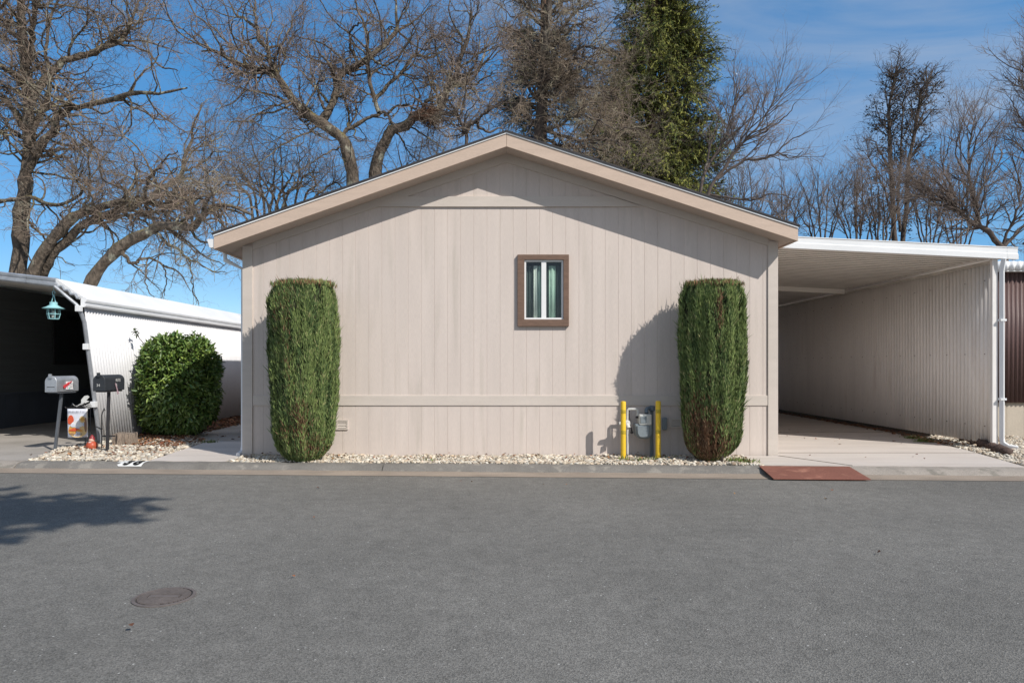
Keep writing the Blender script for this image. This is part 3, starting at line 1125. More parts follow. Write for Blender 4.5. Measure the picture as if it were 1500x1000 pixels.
def mailbox(px, py_base, z_bot, body_m, post_m, label, lean, L=.50, Wd=.165, H=.225):
    Y = 1.235 / ((py_base - 535) / 1000)
    x = (px - 742) / 1000 * Y
    t = thing('mailbox', label, 'mailbox', (x, Y, .09))
    b = MB()
    xt = x + lean
    yt = Y + .02
    b.prism([(x - .018, Y - .018, .05), (x + .018, Y - .018, .05), (x + .018, Y + .018, .05), (x - .018, Y + .018, .05)], (lean, .02, z_bot - .05))
    b.build('post', post_m, t, bevel=.004)
    b = MB()
    b.box(xt - .07, xt + .07, yt - .2, yt + .22, z_bot - .004, z_bot + .016)
    b.build('base_board', post_m, t)
    y0, y1 = yt - .24, yt - .24 + L
    rr = Wd / 2
    arch = [(-rr, 0), (rr, 0)] + [(rr * math.cos(a), H - rr + rr * math.sin(a)) for a in np.linspace(0, math.pi, 17)]
    z0 = z_bot + .018
    b = MB()
    b.prism([(xt + u, y0 + .02, z0 + w) for u, w in arch], (0, L - .02, 0))
    body = b.build('body', body_m, t, bevel=.006, smooth='auto')
    b = MB()
    sc_ = 1.03
    b.prism([(xt + u * sc_, y0, z0 - .004 + w * sc_) for u, w in arch], (0, .035, 0))
    d = b.build('door', body_m, t, bevel=.005, smooth='auto')
    b = MB()
    b.box(xt - .02, xt + .02, y0 - .02, y0, z0 + H - .03, z0 + H + .03)
    b.build('latch', body_m, d)
    return t, xt, y0, z0, rr, H, L, d, body


mb, xt, y0, z0, rr, H, L, door, body = mailbox(80, 660, .935, M['galv'], M['post_grey'], 'galvanised silver mailbox with a red flag and white card on its side', .09)
b = MB()
b.box(xt - .055, xt + .055, y0 - .002, y0 + .002, z0 + .066, z0 + .074)
b.build('slot', M['ink'], door)
xs = xt + rr + .004
b = MB()
b.box(xs, xs + .006, y0 + .20, y0 + .355, z0 + .03, z0 + .145)
card = b.build('card', M['whiteprint'], mb)
for ya, yb, za, zc, mm in ((.215, .235, .045, .07, 'pinkprint'), (.252, .285, .035, .06, 'turq'), (.22, .232, .08, .10, 'greyprint'), (.27, .278, .07, .10, 'pinkprint')):
    b = MB()
    b.box(xs + .0062, xs + .0075, y0 + ya, y0 + yb, z0 + za, z0 + zc)
    b.build('print', M[mm], card)
lettering('OX', .105, (xs + .0062, y0 + .285, z0 + .05), (0, 1, 0), (0, 0, 1), M['ink'], card, sx=.5)
b = MB()
for i, (a, c) in enumerate((((.13, .065), (.31, .145)),)):
    p, q = np.array([xs + .012, y0 + a[0], z0 + a[1]]), np.array([xs + .012, y0 + c[0], z0 + c[1]])
    dd = (q - p) / np.linalg.norm(q - p)
    nn = np.array([0, -dd[2], dd[1]])
    b.prism([p + nn * .022, p - nn * .022, p + dd * .14 - nn * .016, p + dd * .14 - nn * .007, q - nn * .007, q + nn * .007, p + dd * .14 + nn * .007, p + dd * .14 + nn * .018], (.004, 0, 0))
b.build('flag', M['red'], mb)

mb2, xt, y0, z0, rr, H, L, door, body = mailbox(157, 661, .955, M['black_paint'], M['dark_iron'], 'black mailbox with white letters and a drooping faded flag', .012)
xs = xt + rr + .003
lettering('RUTE', .058, (xs, y0 + .27, z0 + .125), (0, 1, 0), (0, 0, 1), M['white_paint'], mb2, sx=.8)
lettering('65', .058, (xs, y0 + .255, z0 + .055), (0, 1, 0), (0, 0, 1), M['white_paint'], mb2, sx=.8)
lettering('34', .055, (xt - .03, y0 - .003, z0 + .06), (1, 0, 0), (0, 0, 1), M['ornament'], door, sx=.9)
b = MB()
p, q = np.array([xs + .01, y0 + .235, z0 + .10]), np.array([xs + .01, y0 + .31, z0 - .055])
dd = (q - p) / np.linalg.norm(q - p)
nn = np.array([0, -dd[2], dd[1]])
b.prism([p + nn * .01, p - nn * .01, p + dd * .12 - nn * .01, p + dd * .12 - nn * .025, q - nn * .025, q + nn * .02, p + dd * .12 + nn * .012], (.004, 0, 0))
b.build('flag', M['faded_red'], mb2)
b = MB()
b.box(xt - .13, xt + .06, 9.86, 9.88, .30, .32)
b.build('cross_peg', M['dark_iron'], mb2)

# garden flag on its stand
FYd = 10.15
gx0, gx1 = P(98.5, 0, FYd)[0], P(131, 0, FYd)[0]
gt = P(0, 598.5, FYd)[2]
gb = P(0, 641, FYd)[2]
gf = thing('garden_flag', 'small printed garden flag in red, orange and blue on a thin iron stand', 'flag', ((gx0 + gx1) / 2, FYd, .1))
b = MB()
nx, nz = 13, 11
vs = []
for j in range(nz):
    for i in range(nx):
        u, v = i / (nx - 1), j / (nz - 1)
        vs.append((gx0 + .01 + (gx1 - gx0 - .03) * u, FYd - .012 + .010 * math.sin(u * 7 + v * 1.5) * v, gt - (gt - gb) * v * (1 - .03 * u)))
b.add(vs, [(j * nx + i, j * nx + i + 1, (j + 1) * nx + i + 1, (j + 1) * nx + i) for j in range(nz - 1) for i in range(nx - 1)])
cloth = b.build('cloth', M['flag_cloth'], gf, smooth=True, solid=.002)
GW, GH = gx1 - gx0 - .03, gt - gb


def gpt(u, v, d=0.0):
    return (gx0 + .01 + GW * u, FYd - .016 - d - .0 + .010 * math.sin(u * 7 + v * 1.5) * v, gt - GH * v)


def blob(u, v, ru, rv, m, d, name='print', k=18, wob=.0, a0=0):
    c = MB()
    c.prism([gpt(u + ru * math.cos(a + a0) * (1 + wob * math.sin(3 * a)), v + rv * math.sin(a + a0) * (1 + wob * math.sin(3 * a)), d) for a in np.linspace(0, 6.283, k, endpoint=False)], (0, -.0015, 0))
    c.build(name, M[m], cloth)


blob(.5, .76, .46, .22, 'tanprint', .001)
blob(.25, .72, .20, .20, 'orange', .002, wob=.1)
blob(.18, .36, .15, .14, 'redprint', .003, wob=.06)
blob(.14, .46, .11, .07, 'redprint', .0045)
blob(.76, .36, .145, .115, 'tanprint', .003)
blob(.77, .36, .085, .07, 'orange', .005)
blob(.48, .53, .30, .11, 'whiteprint', .006, wob=.1)
blob(.30, .57, .14, .06, 'flag_cloth', .008)
blob(.42, .72, .32, .05, 'redprint', .008, wob=.15)
blob(.64, .75, .15, .035, 'orange', .0095)
blob(.9, .55, .06, .25, 'brownprint', .003)
b = MB()
r = np.random.default_rng(2)
for v0, v1, us in ((.07, .135, (.07, .12, .17, .215, .26, .30, .345, .40, .46, .52, .57, .66, .72, .78, .85, .90)), (.83, .90, (.08, .13, .19, .24, .30, .36, .54, .60, .66, .72))):
    for u in us:
        du = .012
        c = [gpt(u, v1, .011), gpt(u + du, v1, .011), gpt(u + du + r.uniform(-.015, .02), v0, .011), gpt(u + r.uniform(-.015, .015), v0, .011)]
        b.prism(c, (0, -.001, 0))
b.build('lettering', M['greyprint'], cloth)
b = MB()
xp = gx1 + .015
b.tube([(xp, FYd, .06), (xp, FYd, gt + .02), (xp - .02, FYd, gt + .03), (gx0 - .02, FYd, gt + .01), (gx0 - .03, FYd, gt + .03)], .006, 6)
pts = [(gx0 + .05 + (xp - gx0 - .06) * t, FYd, gt + .035 + .022 * abs(math.sin(t * 15))) for t in np.linspace(0, 1, 40)]
b.tube(pts, .004, 5)
b.build('stand', M['dark_iron'], gf, smooth='auto')

# white metal butterfly stake over the flag
c0 = P(120, 592, 10.35)
bt = thing('butterfly_stake', 'pale metal butterfly ornament on a stake above the garden flag', 'ornament', (c0[0] + .05, 10.35, .1))
b = MB()
b.tube([(c0[0] - .07, 10.33, c0[2] - .03), (c0[0], 10.33, c0[2]), (c0[0] + .06, 10.33, c0[2] + .035)], [.008, .016, .009], 8)
b.tube([(c0[0] - .07, 10.33, c0[2] - .03), (c0[0] - .10, 10.32, c0[2] - .01), (c0[0] - .125, 10.31, c0[2] + .02)], .003, 5)
b.build('body', M['ornament'], bt, smooth='auto')
for pts in ([(-.01, .0), (-.02, .07), (.02, .125), (.07, .135), (.10, .11), (.06, .06), (.11, .045), (.06, .02)],
            [(.0, -.02), (.06, -.01), (.12, .02), (.15, -.02), (.13, -.06), (.06, -.07)]):
    c = MB()
    c.prism([(c0[0] + u, 10.345 + .25 * abs(w), c0[2] + w) for u, w in pts], (0, .004, 0))
    c.build('wing', M['ornament'], bt, bevel=.0015)
b = MB()
b.tube([(c0[0] + .05, 10.36, .06), (c0[0] + .03, 10.35, c0[2])], .005, 6)
b.build('stake', M['dark_iron'], bt)

# garden gnome
gp = P(134.5, 655, 10.12)
gn_ = thing('garden_gnome', 'small red hatted garden figurine at the foot of the carport post', 'figurine', (gp[0], 10.12, .1))
b = MB()
b.lathe((gp[0], 10.12, .09), [(.05, 0), (.074, .012), (.080, .045), (.074, .08), (.055, .105), (.03, .12)], 16)
b.build('body', M['gnome_red'], gn_, smooth='auto')
b = MB()
b.lathe((gp[0], 10.115, .19), [(.01, 0), (.034, .012), (.04, .035), (.03, .055), (.01, .065)], 14)
b.build('head', M['skin'], gn_, smooth='auto')
b = MB()
b.lathe((gp[0], 10.125, .225), [(.042, 0), (.040, .012), (.034, .035), (.022, .06), (.006, .078)], 14)
b.build('hat', M['hat_red'], gn_, smooth='auto')
b = MB()
b.lathe((gp[0], 10.075, .15), [(.004, -.04), (.028, -.01), (.034, .02), (.02, .05)], 12, .5)
b.build('beard', M['whiteprint'], gn_, smooth='auto')
b = MB()
b.lathe((gp[0], 10.12, .075), [(.078, 0), (.082, .012), (.075, .022)], 16)
b.build('pedestal', M['whiteprint'], gn_, smooth='auto')

# thin iron plant hook beside the black mailbox
b = MB()
h0 = P(149, 660, 10.05)
b.tube([(h0[0], 10.05, .06), (h0[0], 10.05, .60), (h0[0] + .02, 10.05, .66), (h0[0] + .035, 10.05, .70), (h0[0] + .05, 10.05, .66)], .007, 6)
b.tube([(h0[0] - .08, 10.05, .43), (h0[0] - .02, 10.05, .40), (h0[0] + .01, 10.05, .395)], .009, 6)
b.build('plant_hook', M['dark_iron'], smooth='auto', label='thin black iron garden hook stuck in the pebbles behind the black mailbox', cat='garden hook')

# stump
sp_ = P(184.5, 648, 10.55)
r = np.random.default_rng(8)
stp = thing('tree_stump', 'short weathered grey tree stump in the pebbles', 'stump', (sp_[0], 10.55, .1))
b = MB()
k = 28
vs, fs = [], []
rad = 1 + .09 * np.sin(np.arange(k) * 2.3) + .05 * r.normal(size=k)
for i, (q, z) in enumerate(((1.08, .07), (1.0, .13), (.95, .20), (.96, .275), (.90, .287), (.5, .283), (.05, .281))):
    for j in range(k):
        a = 2 * math.pi * j / k
        vs.append((sp_[0] + .165 * q * rad[j] * math.cos(a), 10.55 + .165 * q * rad[j] * math.sin(a), z + .008 * math.sin(3 * a)))
for i in range(6):
    for j in range(k):
        fs.append((i * k + j, i * k + (j + 1) % k, (i + 1) * k + (j + 1) % k, (i + 1) * k + j))
fs.append(tuple(range(6 * k, 7 * k)))
b.add(vs, fs)
b.build('wood', M['stump'], stp, smooth='auto')

# bollards
bol = thing('bollard', 'slim yellow bollard left of the gas meter', 'bollard', (1.536, 8.98, .06), 'yellow bollards guarding the gas meter')
b = MB()
b.lathe((1.536, 8.98, .06), [(.034, 0), (.034, .785), (.030, .795), (.012, .80)], 20)
b.build('post', M['yellow'], bol, smooth='auto')
for z in (.70, .43):
    b = MB()
    b.lathe((1.536, 8.98, z), [(.0352, 0), (.0356, .002), (.0356, .045), (.0352, .047)], 20)
    b.build('band', M['olive_band'], bol, smooth='auto')
bol2 = bol.copy()
COL.objects.link(bol2)
bol2.location = (1.992, 8.97, .066)
bol2['label'] = 'slim yellow bollard right of the gas meter'
for c in list(bol.children):
    d = c.copy()
    COL.objects.link(d)
    d.parent = bol2

# gas meter
GY = 9.15


def G(px, py, y=GY):
    return P(px, py, y)


gm = thing('gas_meter', 'grey gas meter with pale pipes on the wall between two yellow bollards', 'gas meter', (G(940, 0)[0], GY, .1))
x0, x1 = G(928.5, 0)[0], G(953, 0)[0]
zt_, zm, zb_ = G(0, 620)[2], G(0, 634)[2], G(0, 641.5)[2]
outl = [(x0, zt_)] + [(x0 + .006 + (x1 - x0) * t, zb_ + (zm - zb_) * (2 * t - 1) ** 4) for t in np.linspace(0, 1, 11)] + [(x1, zt_)]
b = MB()
b.prism([(u, GY - .09, w) for u, w in outl], (0, .17, 0))
b.build('body', M['meter_grey'], gm, bevel=.014, smooth='auto')
b = MB()
b.prism([(u * .72 + (x0 + x1) / 2 * .28 - .008, GY - .112, w * .8 + zt_ * .2 - .02) for u, w in outl], (0, .021, 0))
b.build('face_cover', M['meter_grey'], gm, bevel=.008, smooth='auto')
b = MB()
b.box(G(934.5, 0)[0], G(952.3, 0)[0], GY - .105, GY + .06, G(0, 621.6)[2], G(0, 606)[2])
ix = b.build('index_box', M['meter_plate'], gm, bevel=.01)
b = MB()
b.box(G(936, 0)[0], G(944.5, 0)[0], GY - .112, GY - .104, G(0, 619)[2], G(0, 609)[2])
b.build('dial_window', M['meter_grey'], ix, bevel=.003)
b = MB()
b.tube([G(919, 665), G(919, 632), G(918.5, 615), G(919, 601), G(920.5, 599), G(931, 599), G(933.5, 600.5), G(934, 604), G(934, 611)], .017, 10)
b.build('supply_pipe', M['pipe_pale'], gm, smooth='auto')
b = MB()
b.lathe(G(918.5, 620), [(.02, -.05), (.04, -.035), (.045, 0), (.04, .03), (.02, .045)], 14)
b.tube([G(918, 619, GY - .02), G(907, 620.5, GY - .02)], [.03, .024], 12)
b.tube([G(918, 621, GY - .05), G(921, 627, GY - .08)], .03, 12)
b.build('regulator', M['pipe_pale'], gm, smooth='auto')
b = MB()
b.tube([G(921, 601, GY + .02), G(923, 615, GY), G(925.5, 632, GY - .03)], .010, 8)
b.lathe(G(925.5, 633, GY - .03), [(.005, -.02), (.02, -.008), (.02, .008), (.005, .02)], 10)
b.build('thin_pipe', M['dark_iron'], gm, smooth='auto')
b = MB()
b.tube([G(954.5, 668, GY + .09), G(954.5, 600, GY + .09), G(953, 597.5, GY + .07), G(948, 598, GY + .03), G(947, 600, GY + .02), G(947, 607, GY)], .026, 12)
b.lathe(G(955, 598, GY + .07), [(.02, -.04), (.042, -.03), (.042, .03), (.02, .04)], 12)
b.build('outlet_pipe', M['pipe_blue'], gm, smooth='auto')
b = MB()
b.lathe(G(933.8, 611), [(.022, -.012), (.026, -.008), (.026, .012), (.022, .018)], 8)
b.build('union_nut', M['dark_iron'], gm)
b = MB()
b.lathe(G(947, 606), [(.022, -.012), (.026, -.008), (.026, .012), (.022, .018)], 8)
b.build('union_nut', M['dark_iron'], gm)
b = MB()
bx0, bx1 = PX(969), PX(976)
b.box(bx0, bx1, WY - .06, WY - .002, 1.33 + (535 - 629) * .00935, 1.33 + (535 - 611) * .00935)
b.build('junction_box', M['meter_grey'], bevel=.012, label='small grey utility box on the wall beside the right bollard', cat='utility box')

# rusty ramp plate over the kerb
b = MB()
xa, xb = 3.06, 4.13
b.prism([(xa, ky(xa) + .30, .104), (xb, ky(xb) + .30, .104), (xb + .06, ky(xb) - .08, .012), (xa + .03, ky(xa) - .08, .012)], (0, 0, .011))
rp = b.build('ramp_plate', M['rust'], bevel=.002, label='rusty steel ramp plate bridging the kerb at the carport driveway', cat='ramp')

# manhole cover
mc = thing('manhole_cover', 'small round rusty iron cover set in the asphalt', 'cover', (-1.965, 3.92, 0))
b = MB()
b.lathe((-1.965, 3.92, 0), [(.168, -.01), (.168, .006), (.150, .007), (.149, -.01)], 48)
b.build('rim', M['cover_iron'], mc)
b = MB()
b.lathe((-1.965, 3.92, 0), [(.146, -.01), (.146, .0025), (.001, .0025)], 48)
b.build('lid', M['cover_dark'], mc)
b = MB()
for i in range(-8, 9):
    o = i * .0165
    h = math.sqrt(max(.138 ** 2 - o * o, 0))
    if h > .02:
        if abs(i) < 2:
            b.box(-1.965 - h, -1.965 - .095, 3.92 + o - .005, 3.92 + o + .005, .0032, .0085)
            b.box(-1.965 + .095, -1.965 + h, 3.92 + o - .005, 3.92 + o + .005, .0032, .0085)
        else:
            b.box(-1.965 - h, -1.965 + h, 3.92 + o - .005, 3.92 + o + .005, .0032, .0085)
b.box(-1.965 - .085, -1.965 + .085, 3.92 - .018, 3.92 + .018, .0032, .008)
b.build('tread_bars', M['cover_iron'], mc)

# number painted on the kerb
def kerb_pt(x, d, lift):
    pr_ = [(.205, .040), (.24, .066), (.275, .084), (.32, .094), (.46, .096)]
    ds_, zs_ = zip(*pr_)
    return (x, ky(x) + d - lift * .6, float(np.interp(d, ds_, zs_)) + lift)


kn = thing('kerb_number', 'white painted panel with the black house number on the kerb', 'house number', (-4.85, 8.65, .09))
xa, xb = P(172, 0, 8.6)[0], P(208, 0, 8.6)[0]
b = MB()
ds_ = np.linspace(.225, .45, 9)
xs_ = np.linspace(xa, xb, 22)
r = np.random.default_rng(4)
vs = [kerb_pt(x + (r.uniform(-.06, .02) if i == 0 else 0), d, .0075) for i, x in enumerate(xs_) for d in ds_]
nd = len(ds_)
b.add(vs, [(i * nd + j, (i + 1) * nd + j, (i + 1) * nd + j + 1, i * nd + j + 1) for i in range(21) for j in range(nd - 1)])
b.build('panel', M['white_paint'], kn)
at = xa + .055
for ch in '38':
    V, Fc = text_mesh(ch, .27, .012)
    x0_ = V[:, 0].min()
    b = MB()
    b.add([kerb_pt(at + (u - x0_) * .74, .25 + w * .92, .0105) for u, w, _ in V], Fc)
    b.build('digit', M['ink'], kn)
    at += (V[:, 0].max() - x0_) * .74 + .03


# ------------------------------------------------------------------ shrubs
def columnar(name, label, px, Y, prof, brown, seed, group):
    r = np.random.default_rng(seed)
    cx = (px - 742) / 1000 * Y
    t = thing(name, label, 'shrub', (cx, Y, .09), group)
    zs = np.array([CZ - (py - 535) / 1000 * Y for py, _, _ in prof])[::-1]
    rl = np.array([(px - a) / 1000 * Y for _, a, _ in prof])[::-1]
    rr_ = np.array([(c - px) / 1000 * Y for _, _, c in prof])[::-1]
    zmin, zmax = zs[0], zs[-1]

    def R(a, z):
        l, q = np.interp(z, zs, rl), np.interp(z, zs, rr_)
        w = .5 + .5 * np.cos(a)
        base = l * (1 - w) + q * w
        lump = 1 + .034 * np.sin(5 * a + 1.3 * z + seed) + .034 * np.sin(11 * a - 2.1 * z) + .022 * np.sin(3 * a + 7 * z) + .030 * np.sin(19 * a + 3 * z + 1) + .016 * np.sin(31 * a - 4 * z)
        return base * lump

    hole = [(r.uniform(0, 6.283), r.uniform(zmin + .1, zmax - .1), r.uniform(.02, .05), r.uniform(.05, .16)) for _ in range(75)]

    def holes(a, z):
        o = np.zeros_like(z)
        for ha, hz, hw, hh in hole:
            da = np.angle(np.exp(1j * (a - ha - .35 * (z - hz))))
            o = np.maximum(o, np.exp(-(da / (hw * 1.6)) ** 2 - ((z - hz) / hh) ** 2))
        return o

    # core
    k, nz = 40, 30
    A = np.linspace(0, 2 * np.pi, k, endpoint=False)
    Z = np.linspace(zmin, zmax - .05, nz)
    AA, ZZ = np.meshgrid(A, Z)
    RR = R(AA, ZZ) * (.87 - .06 * holes(AA, ZZ))
    V = np.stack([cx + RR * np.cos(AA), Y + RR * np.sin(AA) * .92, ZZ], -1).reshape(-1, 3)
    i = np.arange(nz * k).reshape(nz, k)
    F = np.stack([i[:-1], np.roll(i[:-1], -1, 1), np.roll(i[1:], -1, 1), i[1:]], -1).reshape(-1, 4)
    V = np.vstack([V, [[cx, Y, zmax - .05]]])
    top = np.stack([i[-1], np.roll(i[-1], -1), np.full(k, len(V) - 1), np.full(k, len(V) - 1)], -1)
    np_mesh('inner_branches', V, np.vstack([F]), M['hedge_core'], t, smooth=True)
    n = 82000
    z = zmin + (zmax - zmin) * r.uniform(0, 1, n) ** .95
    # clumps: each spray belongs to an upright tuft
    nt_ = 1100
    ta, tz, tb = r.uniform(0, 2 * np.pi, nt_), r.uniform(zmin - .1, zmax, nt_), r.uniform(.62, 1.3, nt_)
    ti = r.integers(0, nt_, n)
    a = ta[ti] + r.normal(0, .038, n)
    z = np.clip(tz[ti] + r.uniform(-.18, .22, n), zmin, zmax)
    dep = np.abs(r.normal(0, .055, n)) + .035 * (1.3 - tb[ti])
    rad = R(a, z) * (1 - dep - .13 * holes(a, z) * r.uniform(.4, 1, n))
    rad *= np.interp(z, [zmax - .16, zmax], [1, .93])
    ntop = 3400
    rad[:ntop] *= np.sqrt(r.uniform(0, 1, ntop))
    z[:ntop] = zmax - r.uniform(.0, .05, ntop)
    base = np.stack([cx + rad * np.cos(a), Y + rad * np.sin(a) * .92, z - .05], 1)
    outv = np.stack([np.cos(a), np.sin(a), np.zeros(n)], 1)
    lean = r.normal(0, .22, n)[:, None] * np.stack([-np.sin(a), np.cos(a), np.zeros(n)], 1)
    d = norm(outv * (r.uniform(.02, .42, n) * np.interp(z, [zmax - .25, zmax], [1, .1]))[:, None] + lean + np.array([0, 0, 1.0]) + r.normal(0, .15, (n, 3)))
    base[:, 2] = np.minimum(base[:, 2], zmax - .07)
    lng = np.where(r.uniform(size=n) < .012, 1.9, 1.0)
    d = np.where((lng > 1.5)[:, None], norm(d + outv * .35), d)
    V, F = blades(r, base, d, r.uniform(.04, .095, n) * lng, r.uniform(.006, .013, n), nrm=outv + r.normal(0, .7, (n, 3)))
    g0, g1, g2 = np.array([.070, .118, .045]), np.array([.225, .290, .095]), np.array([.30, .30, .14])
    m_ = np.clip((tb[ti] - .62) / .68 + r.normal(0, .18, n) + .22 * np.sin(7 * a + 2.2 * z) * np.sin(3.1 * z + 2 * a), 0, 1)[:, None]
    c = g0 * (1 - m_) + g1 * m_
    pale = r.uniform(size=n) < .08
    c[pale] = g2 * r.uniform(.7, 1.2, (pale.sum(), 1))
    for bpx, bz0, bz1, wd, dens in brown:
        xb = (bpx - 742) / 1000 * Y
        zc, zh = (bz0 + bz1) / 2, (bz1 - bz0) / 2
        q = np.exp(-((base[:, 0] - xb) / wd) ** 2 - ((base[:, 2] - zc) / zh) ** 2) * dens * (base[:, 1] < Y + .1)
        hit = r.uniform(size=n) < q
        pal = np.array([(.15, .075, .04), (.22, .12, .07), (.10, .055, .03), (.26, .17, .10)])
        c[hit] = pal[r.choice(4, hit.sum())]
    tp = (z > zmax - .05) & (r.uniform(size=n) < .45)
    c[tp] = np.array([.26, .15, .08]) * r.uniform(.6, 1.2, (tp.sum(), 1))
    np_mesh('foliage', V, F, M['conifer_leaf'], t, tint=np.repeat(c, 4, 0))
    # cut stems at the base
    b = MB()
    for k in range(7):
        aa = r.uniform(0, 6.28)
        rr0 = r.uniform(.03, .16)
        b.tube([(cx + rr0 * math.cos(aa), Y + rr0 * math.sin(aa), .05), (cx + 1.5 * rr0 * math.cos(aa), Y + 1.5 * rr0 * math.sin(aa), .42)], [.022, .014], 6)
    b.build('stems', M['bark_dark'], t, smooth=True)
    return t


GRP = 'clipped columnar shrubs before the beige house'
columnar('columnar_shrub', 'tall clipped green columnar shrub at the left end of the beige house', 446, 8.86,
         [(412, 407, 484), (420, 402, 488), (440, 397, 492), (500, 397, 495), (560, 399, 494), (600, 401, 493), (630, 404, 490), (648, 408, 485), (661, 415, 476), (668, 424, 466)],
         [(452, .35, .85, .10, .65), (430, .30, .62, .12, .35), (434, 1.2, 2.3, .05, .35), (465, .15, .4, .12, .4), (418, 1.6, 2.3, .05, .2)], 21, GRP)
columnar('columnar_shrub', 'tall clipped columnar shrub with a brown dead patch low down, right of the gas meter', 1043, 8.84,
         [(412, 1008, 1078), (420, 1002, 1083), (438, 997, 1087), (490, 996, 1090), (550, 998, 1088), (600, 1000, 1085), (630, 1002, 1082), (648, 1005, 1077), (660, 1012, 1067), (667, 1021, 1056)],
         [(1026, .10, .74, .13, 1.15), (1035, .08, .46, .22, 1.0), (1042, 1.7, 2.35, .035, .8), (1012, .3, .9, .08, .8)], 33, GRP)

# round laurel shrub on the left
r = np.random.default_rng(41)
SX, SY, SZ = -5.79, 12.05, .97
ls = thing('laurel_shrub', 'rounded glossy green leafy shrub against the white corrugated wall', 'shrub', (SX, SY, .1))
n = 13500
a = r.uniform(0, 2 * np.pi, n)
vz = r.uniform(-1, 1, n)


def shell(a, vz):
    lump = 1 + .05 * np.sin(3 * a + 2 * vz) + .05 * np.sin(5 * a - 4 * vz + 1) + .03 * np.sin(9 * a + 6 * vz)
    hr = np.power(np.maximum(1 - np.abs(vz) ** 4.0, .0), 1 / 2.6)
    hr *= np.where(vz < -.4, 1 + .10 * (vz + .4), 1)
    return .67 * hr * lump


dep = 1 - np.abs(r.normal(0, .10, n))
hr = shell(a, vz) * dep * (1 - .13 * np.clip(np.sin(7 * a + 3 * vz) * np.sin(5 * vz - 3 * a + 2) * 1.6 - .3, 0, 1))
hr *= 1 + .10 * (r.uniform(size=n) < .03)
base = np.stack([SX + hr * np.cos(a) * .97, SY + hr * np.sin(a) * .95, SZ + .84 * vz * (.98 + .03 * np.sin(4 * a)) + .03 * np.sin(3 * a)], 1)
topm = vz > .72
base[topm, 2] += r.uniform(-.03, .07, topm.sum())
outv = norm(np.stack([np.cos(a) * (1 - .5 * np.abs(vz)), np.sin(a) * (1 - .5 * np.abs(vz)), vz * .9], 1))
d = norm(outv * .55 + r.normal(0, .55, (n, 3)) + np.array([0, 0, -.15]))
nr = norm(outv * .8 + np.array([0, 0, .7]) + r.normal(0, .35, (n, 3)))
V, F = leaves(r, base, d, nr, r.uniform(.05, .125, n), r.uniform(.024, .048, n))
c = np.array([.065, .135, .030]) * (1 - .0) + np.clip(r.normal(.35, .3, n), 0, 1)[:, None] * np.array([.18, .19, .04])
c *= r.uniform(.75, 1.15, (n, 1))
np_mesh('foliage', V, F, M['laurel_leaf'], ls, tint=np.repeat(c, 6, 0))
k, nz = 24, 14
A, Z = np.meshgrid(np.linspace(0, 2 * np.pi, k, endpoint=False), np.linspace(-.95, .93, nz))
H_ = shell(A, Z) * .78
V = np.stack([SX + H_ * np.cos(A), SY + H_ * np.sin(A), SZ + .80 * Z], -1).reshape(-1, 3)
i = np.arange(nz * k).reshape(nz, k)
F = np.stack([i[:-1], np.roll(i[:-1], -1, 1), np.roll(i[1:], -1, 1), i[1:]], -1).reshape(-1, 4)
np_mesh('inner_branches', V, F, M['hedge_core'], ls, smooth=True)
# a stray shoot at the upper left
pts = np.array([[(SX - .45, SY - .2, 1.65), (SX - .55, SY - .3, 1.82), (SX - .60, SY - .35, 1.97)]])
V, F = tubes(spline(pts[0], 6)[None], np.full((1, 6), .006), 5)
np_mesh('shoot', V, F, M['bark_dark'], ls)
n = 14
bb = spline(pts[0], 30)[r.integers(14, 30, n)]
V, F = leaves(r, bb, norm(r.normal(size=(n, 3))), norm(r.normal(0, .4, (n, 3)) + np.array([0, 0, 1])), r.uniform(.06, .09, n), .03)
np_mesh('shoot_leaves', V, F, M['laurel_leaf'], ls, tint=np.tile([.06, .10, .03], (n * 6, 1)))

exec_trees = True
# ------------------------------------------------------------------ bare trees
def limb_arrays(rng, limbs, Y, S=26):
    pts, rad = [], []
    for px, r0, r1, dY in limbs:
        k = len(px)
        w = [P(a, b, Y + dY[0] + (dY[1] - dY[0]) * i / max(k - 1, 1)) for i, (a, b) in enumerate(px)]
        q = spline(w, S)
        f = .76 if r0 > .15 else .66
        kink = .022 + r0 * .20 * (1.0 if r0 < .2 else .6)
        j = rng.normal(0, 1, (S, 3)) * kink * .6
        j[1:-1] = (j[:-2] + j[1:-1] * 1.4 + j[2:]) / 2.2
        j[0] = 0
        pts.append(q + j)
        rad.append((np.linspace(1, 0, S) ** .8 * (r0 - r1) + r1) * f * (1 + .09 * rng.normal(size=S)))
    return np.array(pts), np.array(rad)


def bare_tree(name, label, base_px, Y, limbs, levels, bark, twig, seed, group='bare trees behind the houses', cat='tree', S=34):
    rng = np.random.default_rng(seed)
    bx = (base_px - 742) / 1000 * Y
    t = thing(name, label, cat, (bx, Y, .08), group)
    pts, rad = limb_arrays(rng, limbs, Y, S)
    heavy = [tubes(pts, rad, 9)]
    tw = []
    cur = (pts, rad)
    pool = [(pts, rad)]
    for (n, L, ang, St, gn, up, rmul, rmax, rend, t0, k) in levels:
        p, q = cur
        nn = n
        if cur[0] is pts:
            t0 = np.array([.44 if l[0][0][1] > 500 else .10 for l in limbs])
        p2, r2 = grow(rng, p, q, nn, t0, 1.0, L, ang, St, gn, up, rmul, rmax, rend)
        p2[:, :, 2] = np.maximum(p2[:, :, 2], .4)
        (heavy if cur[0] is pts else tw).append(tubes(p2, r2, k))
        cur = (p2, r2)
    V, F = join(heavy)
    np_mesh('trunk', V, F, bark, t, smooth=True)
    V, F = join(tw)
    np_mesh('crown', V, F, twig, t)
    return t


D = 1.0


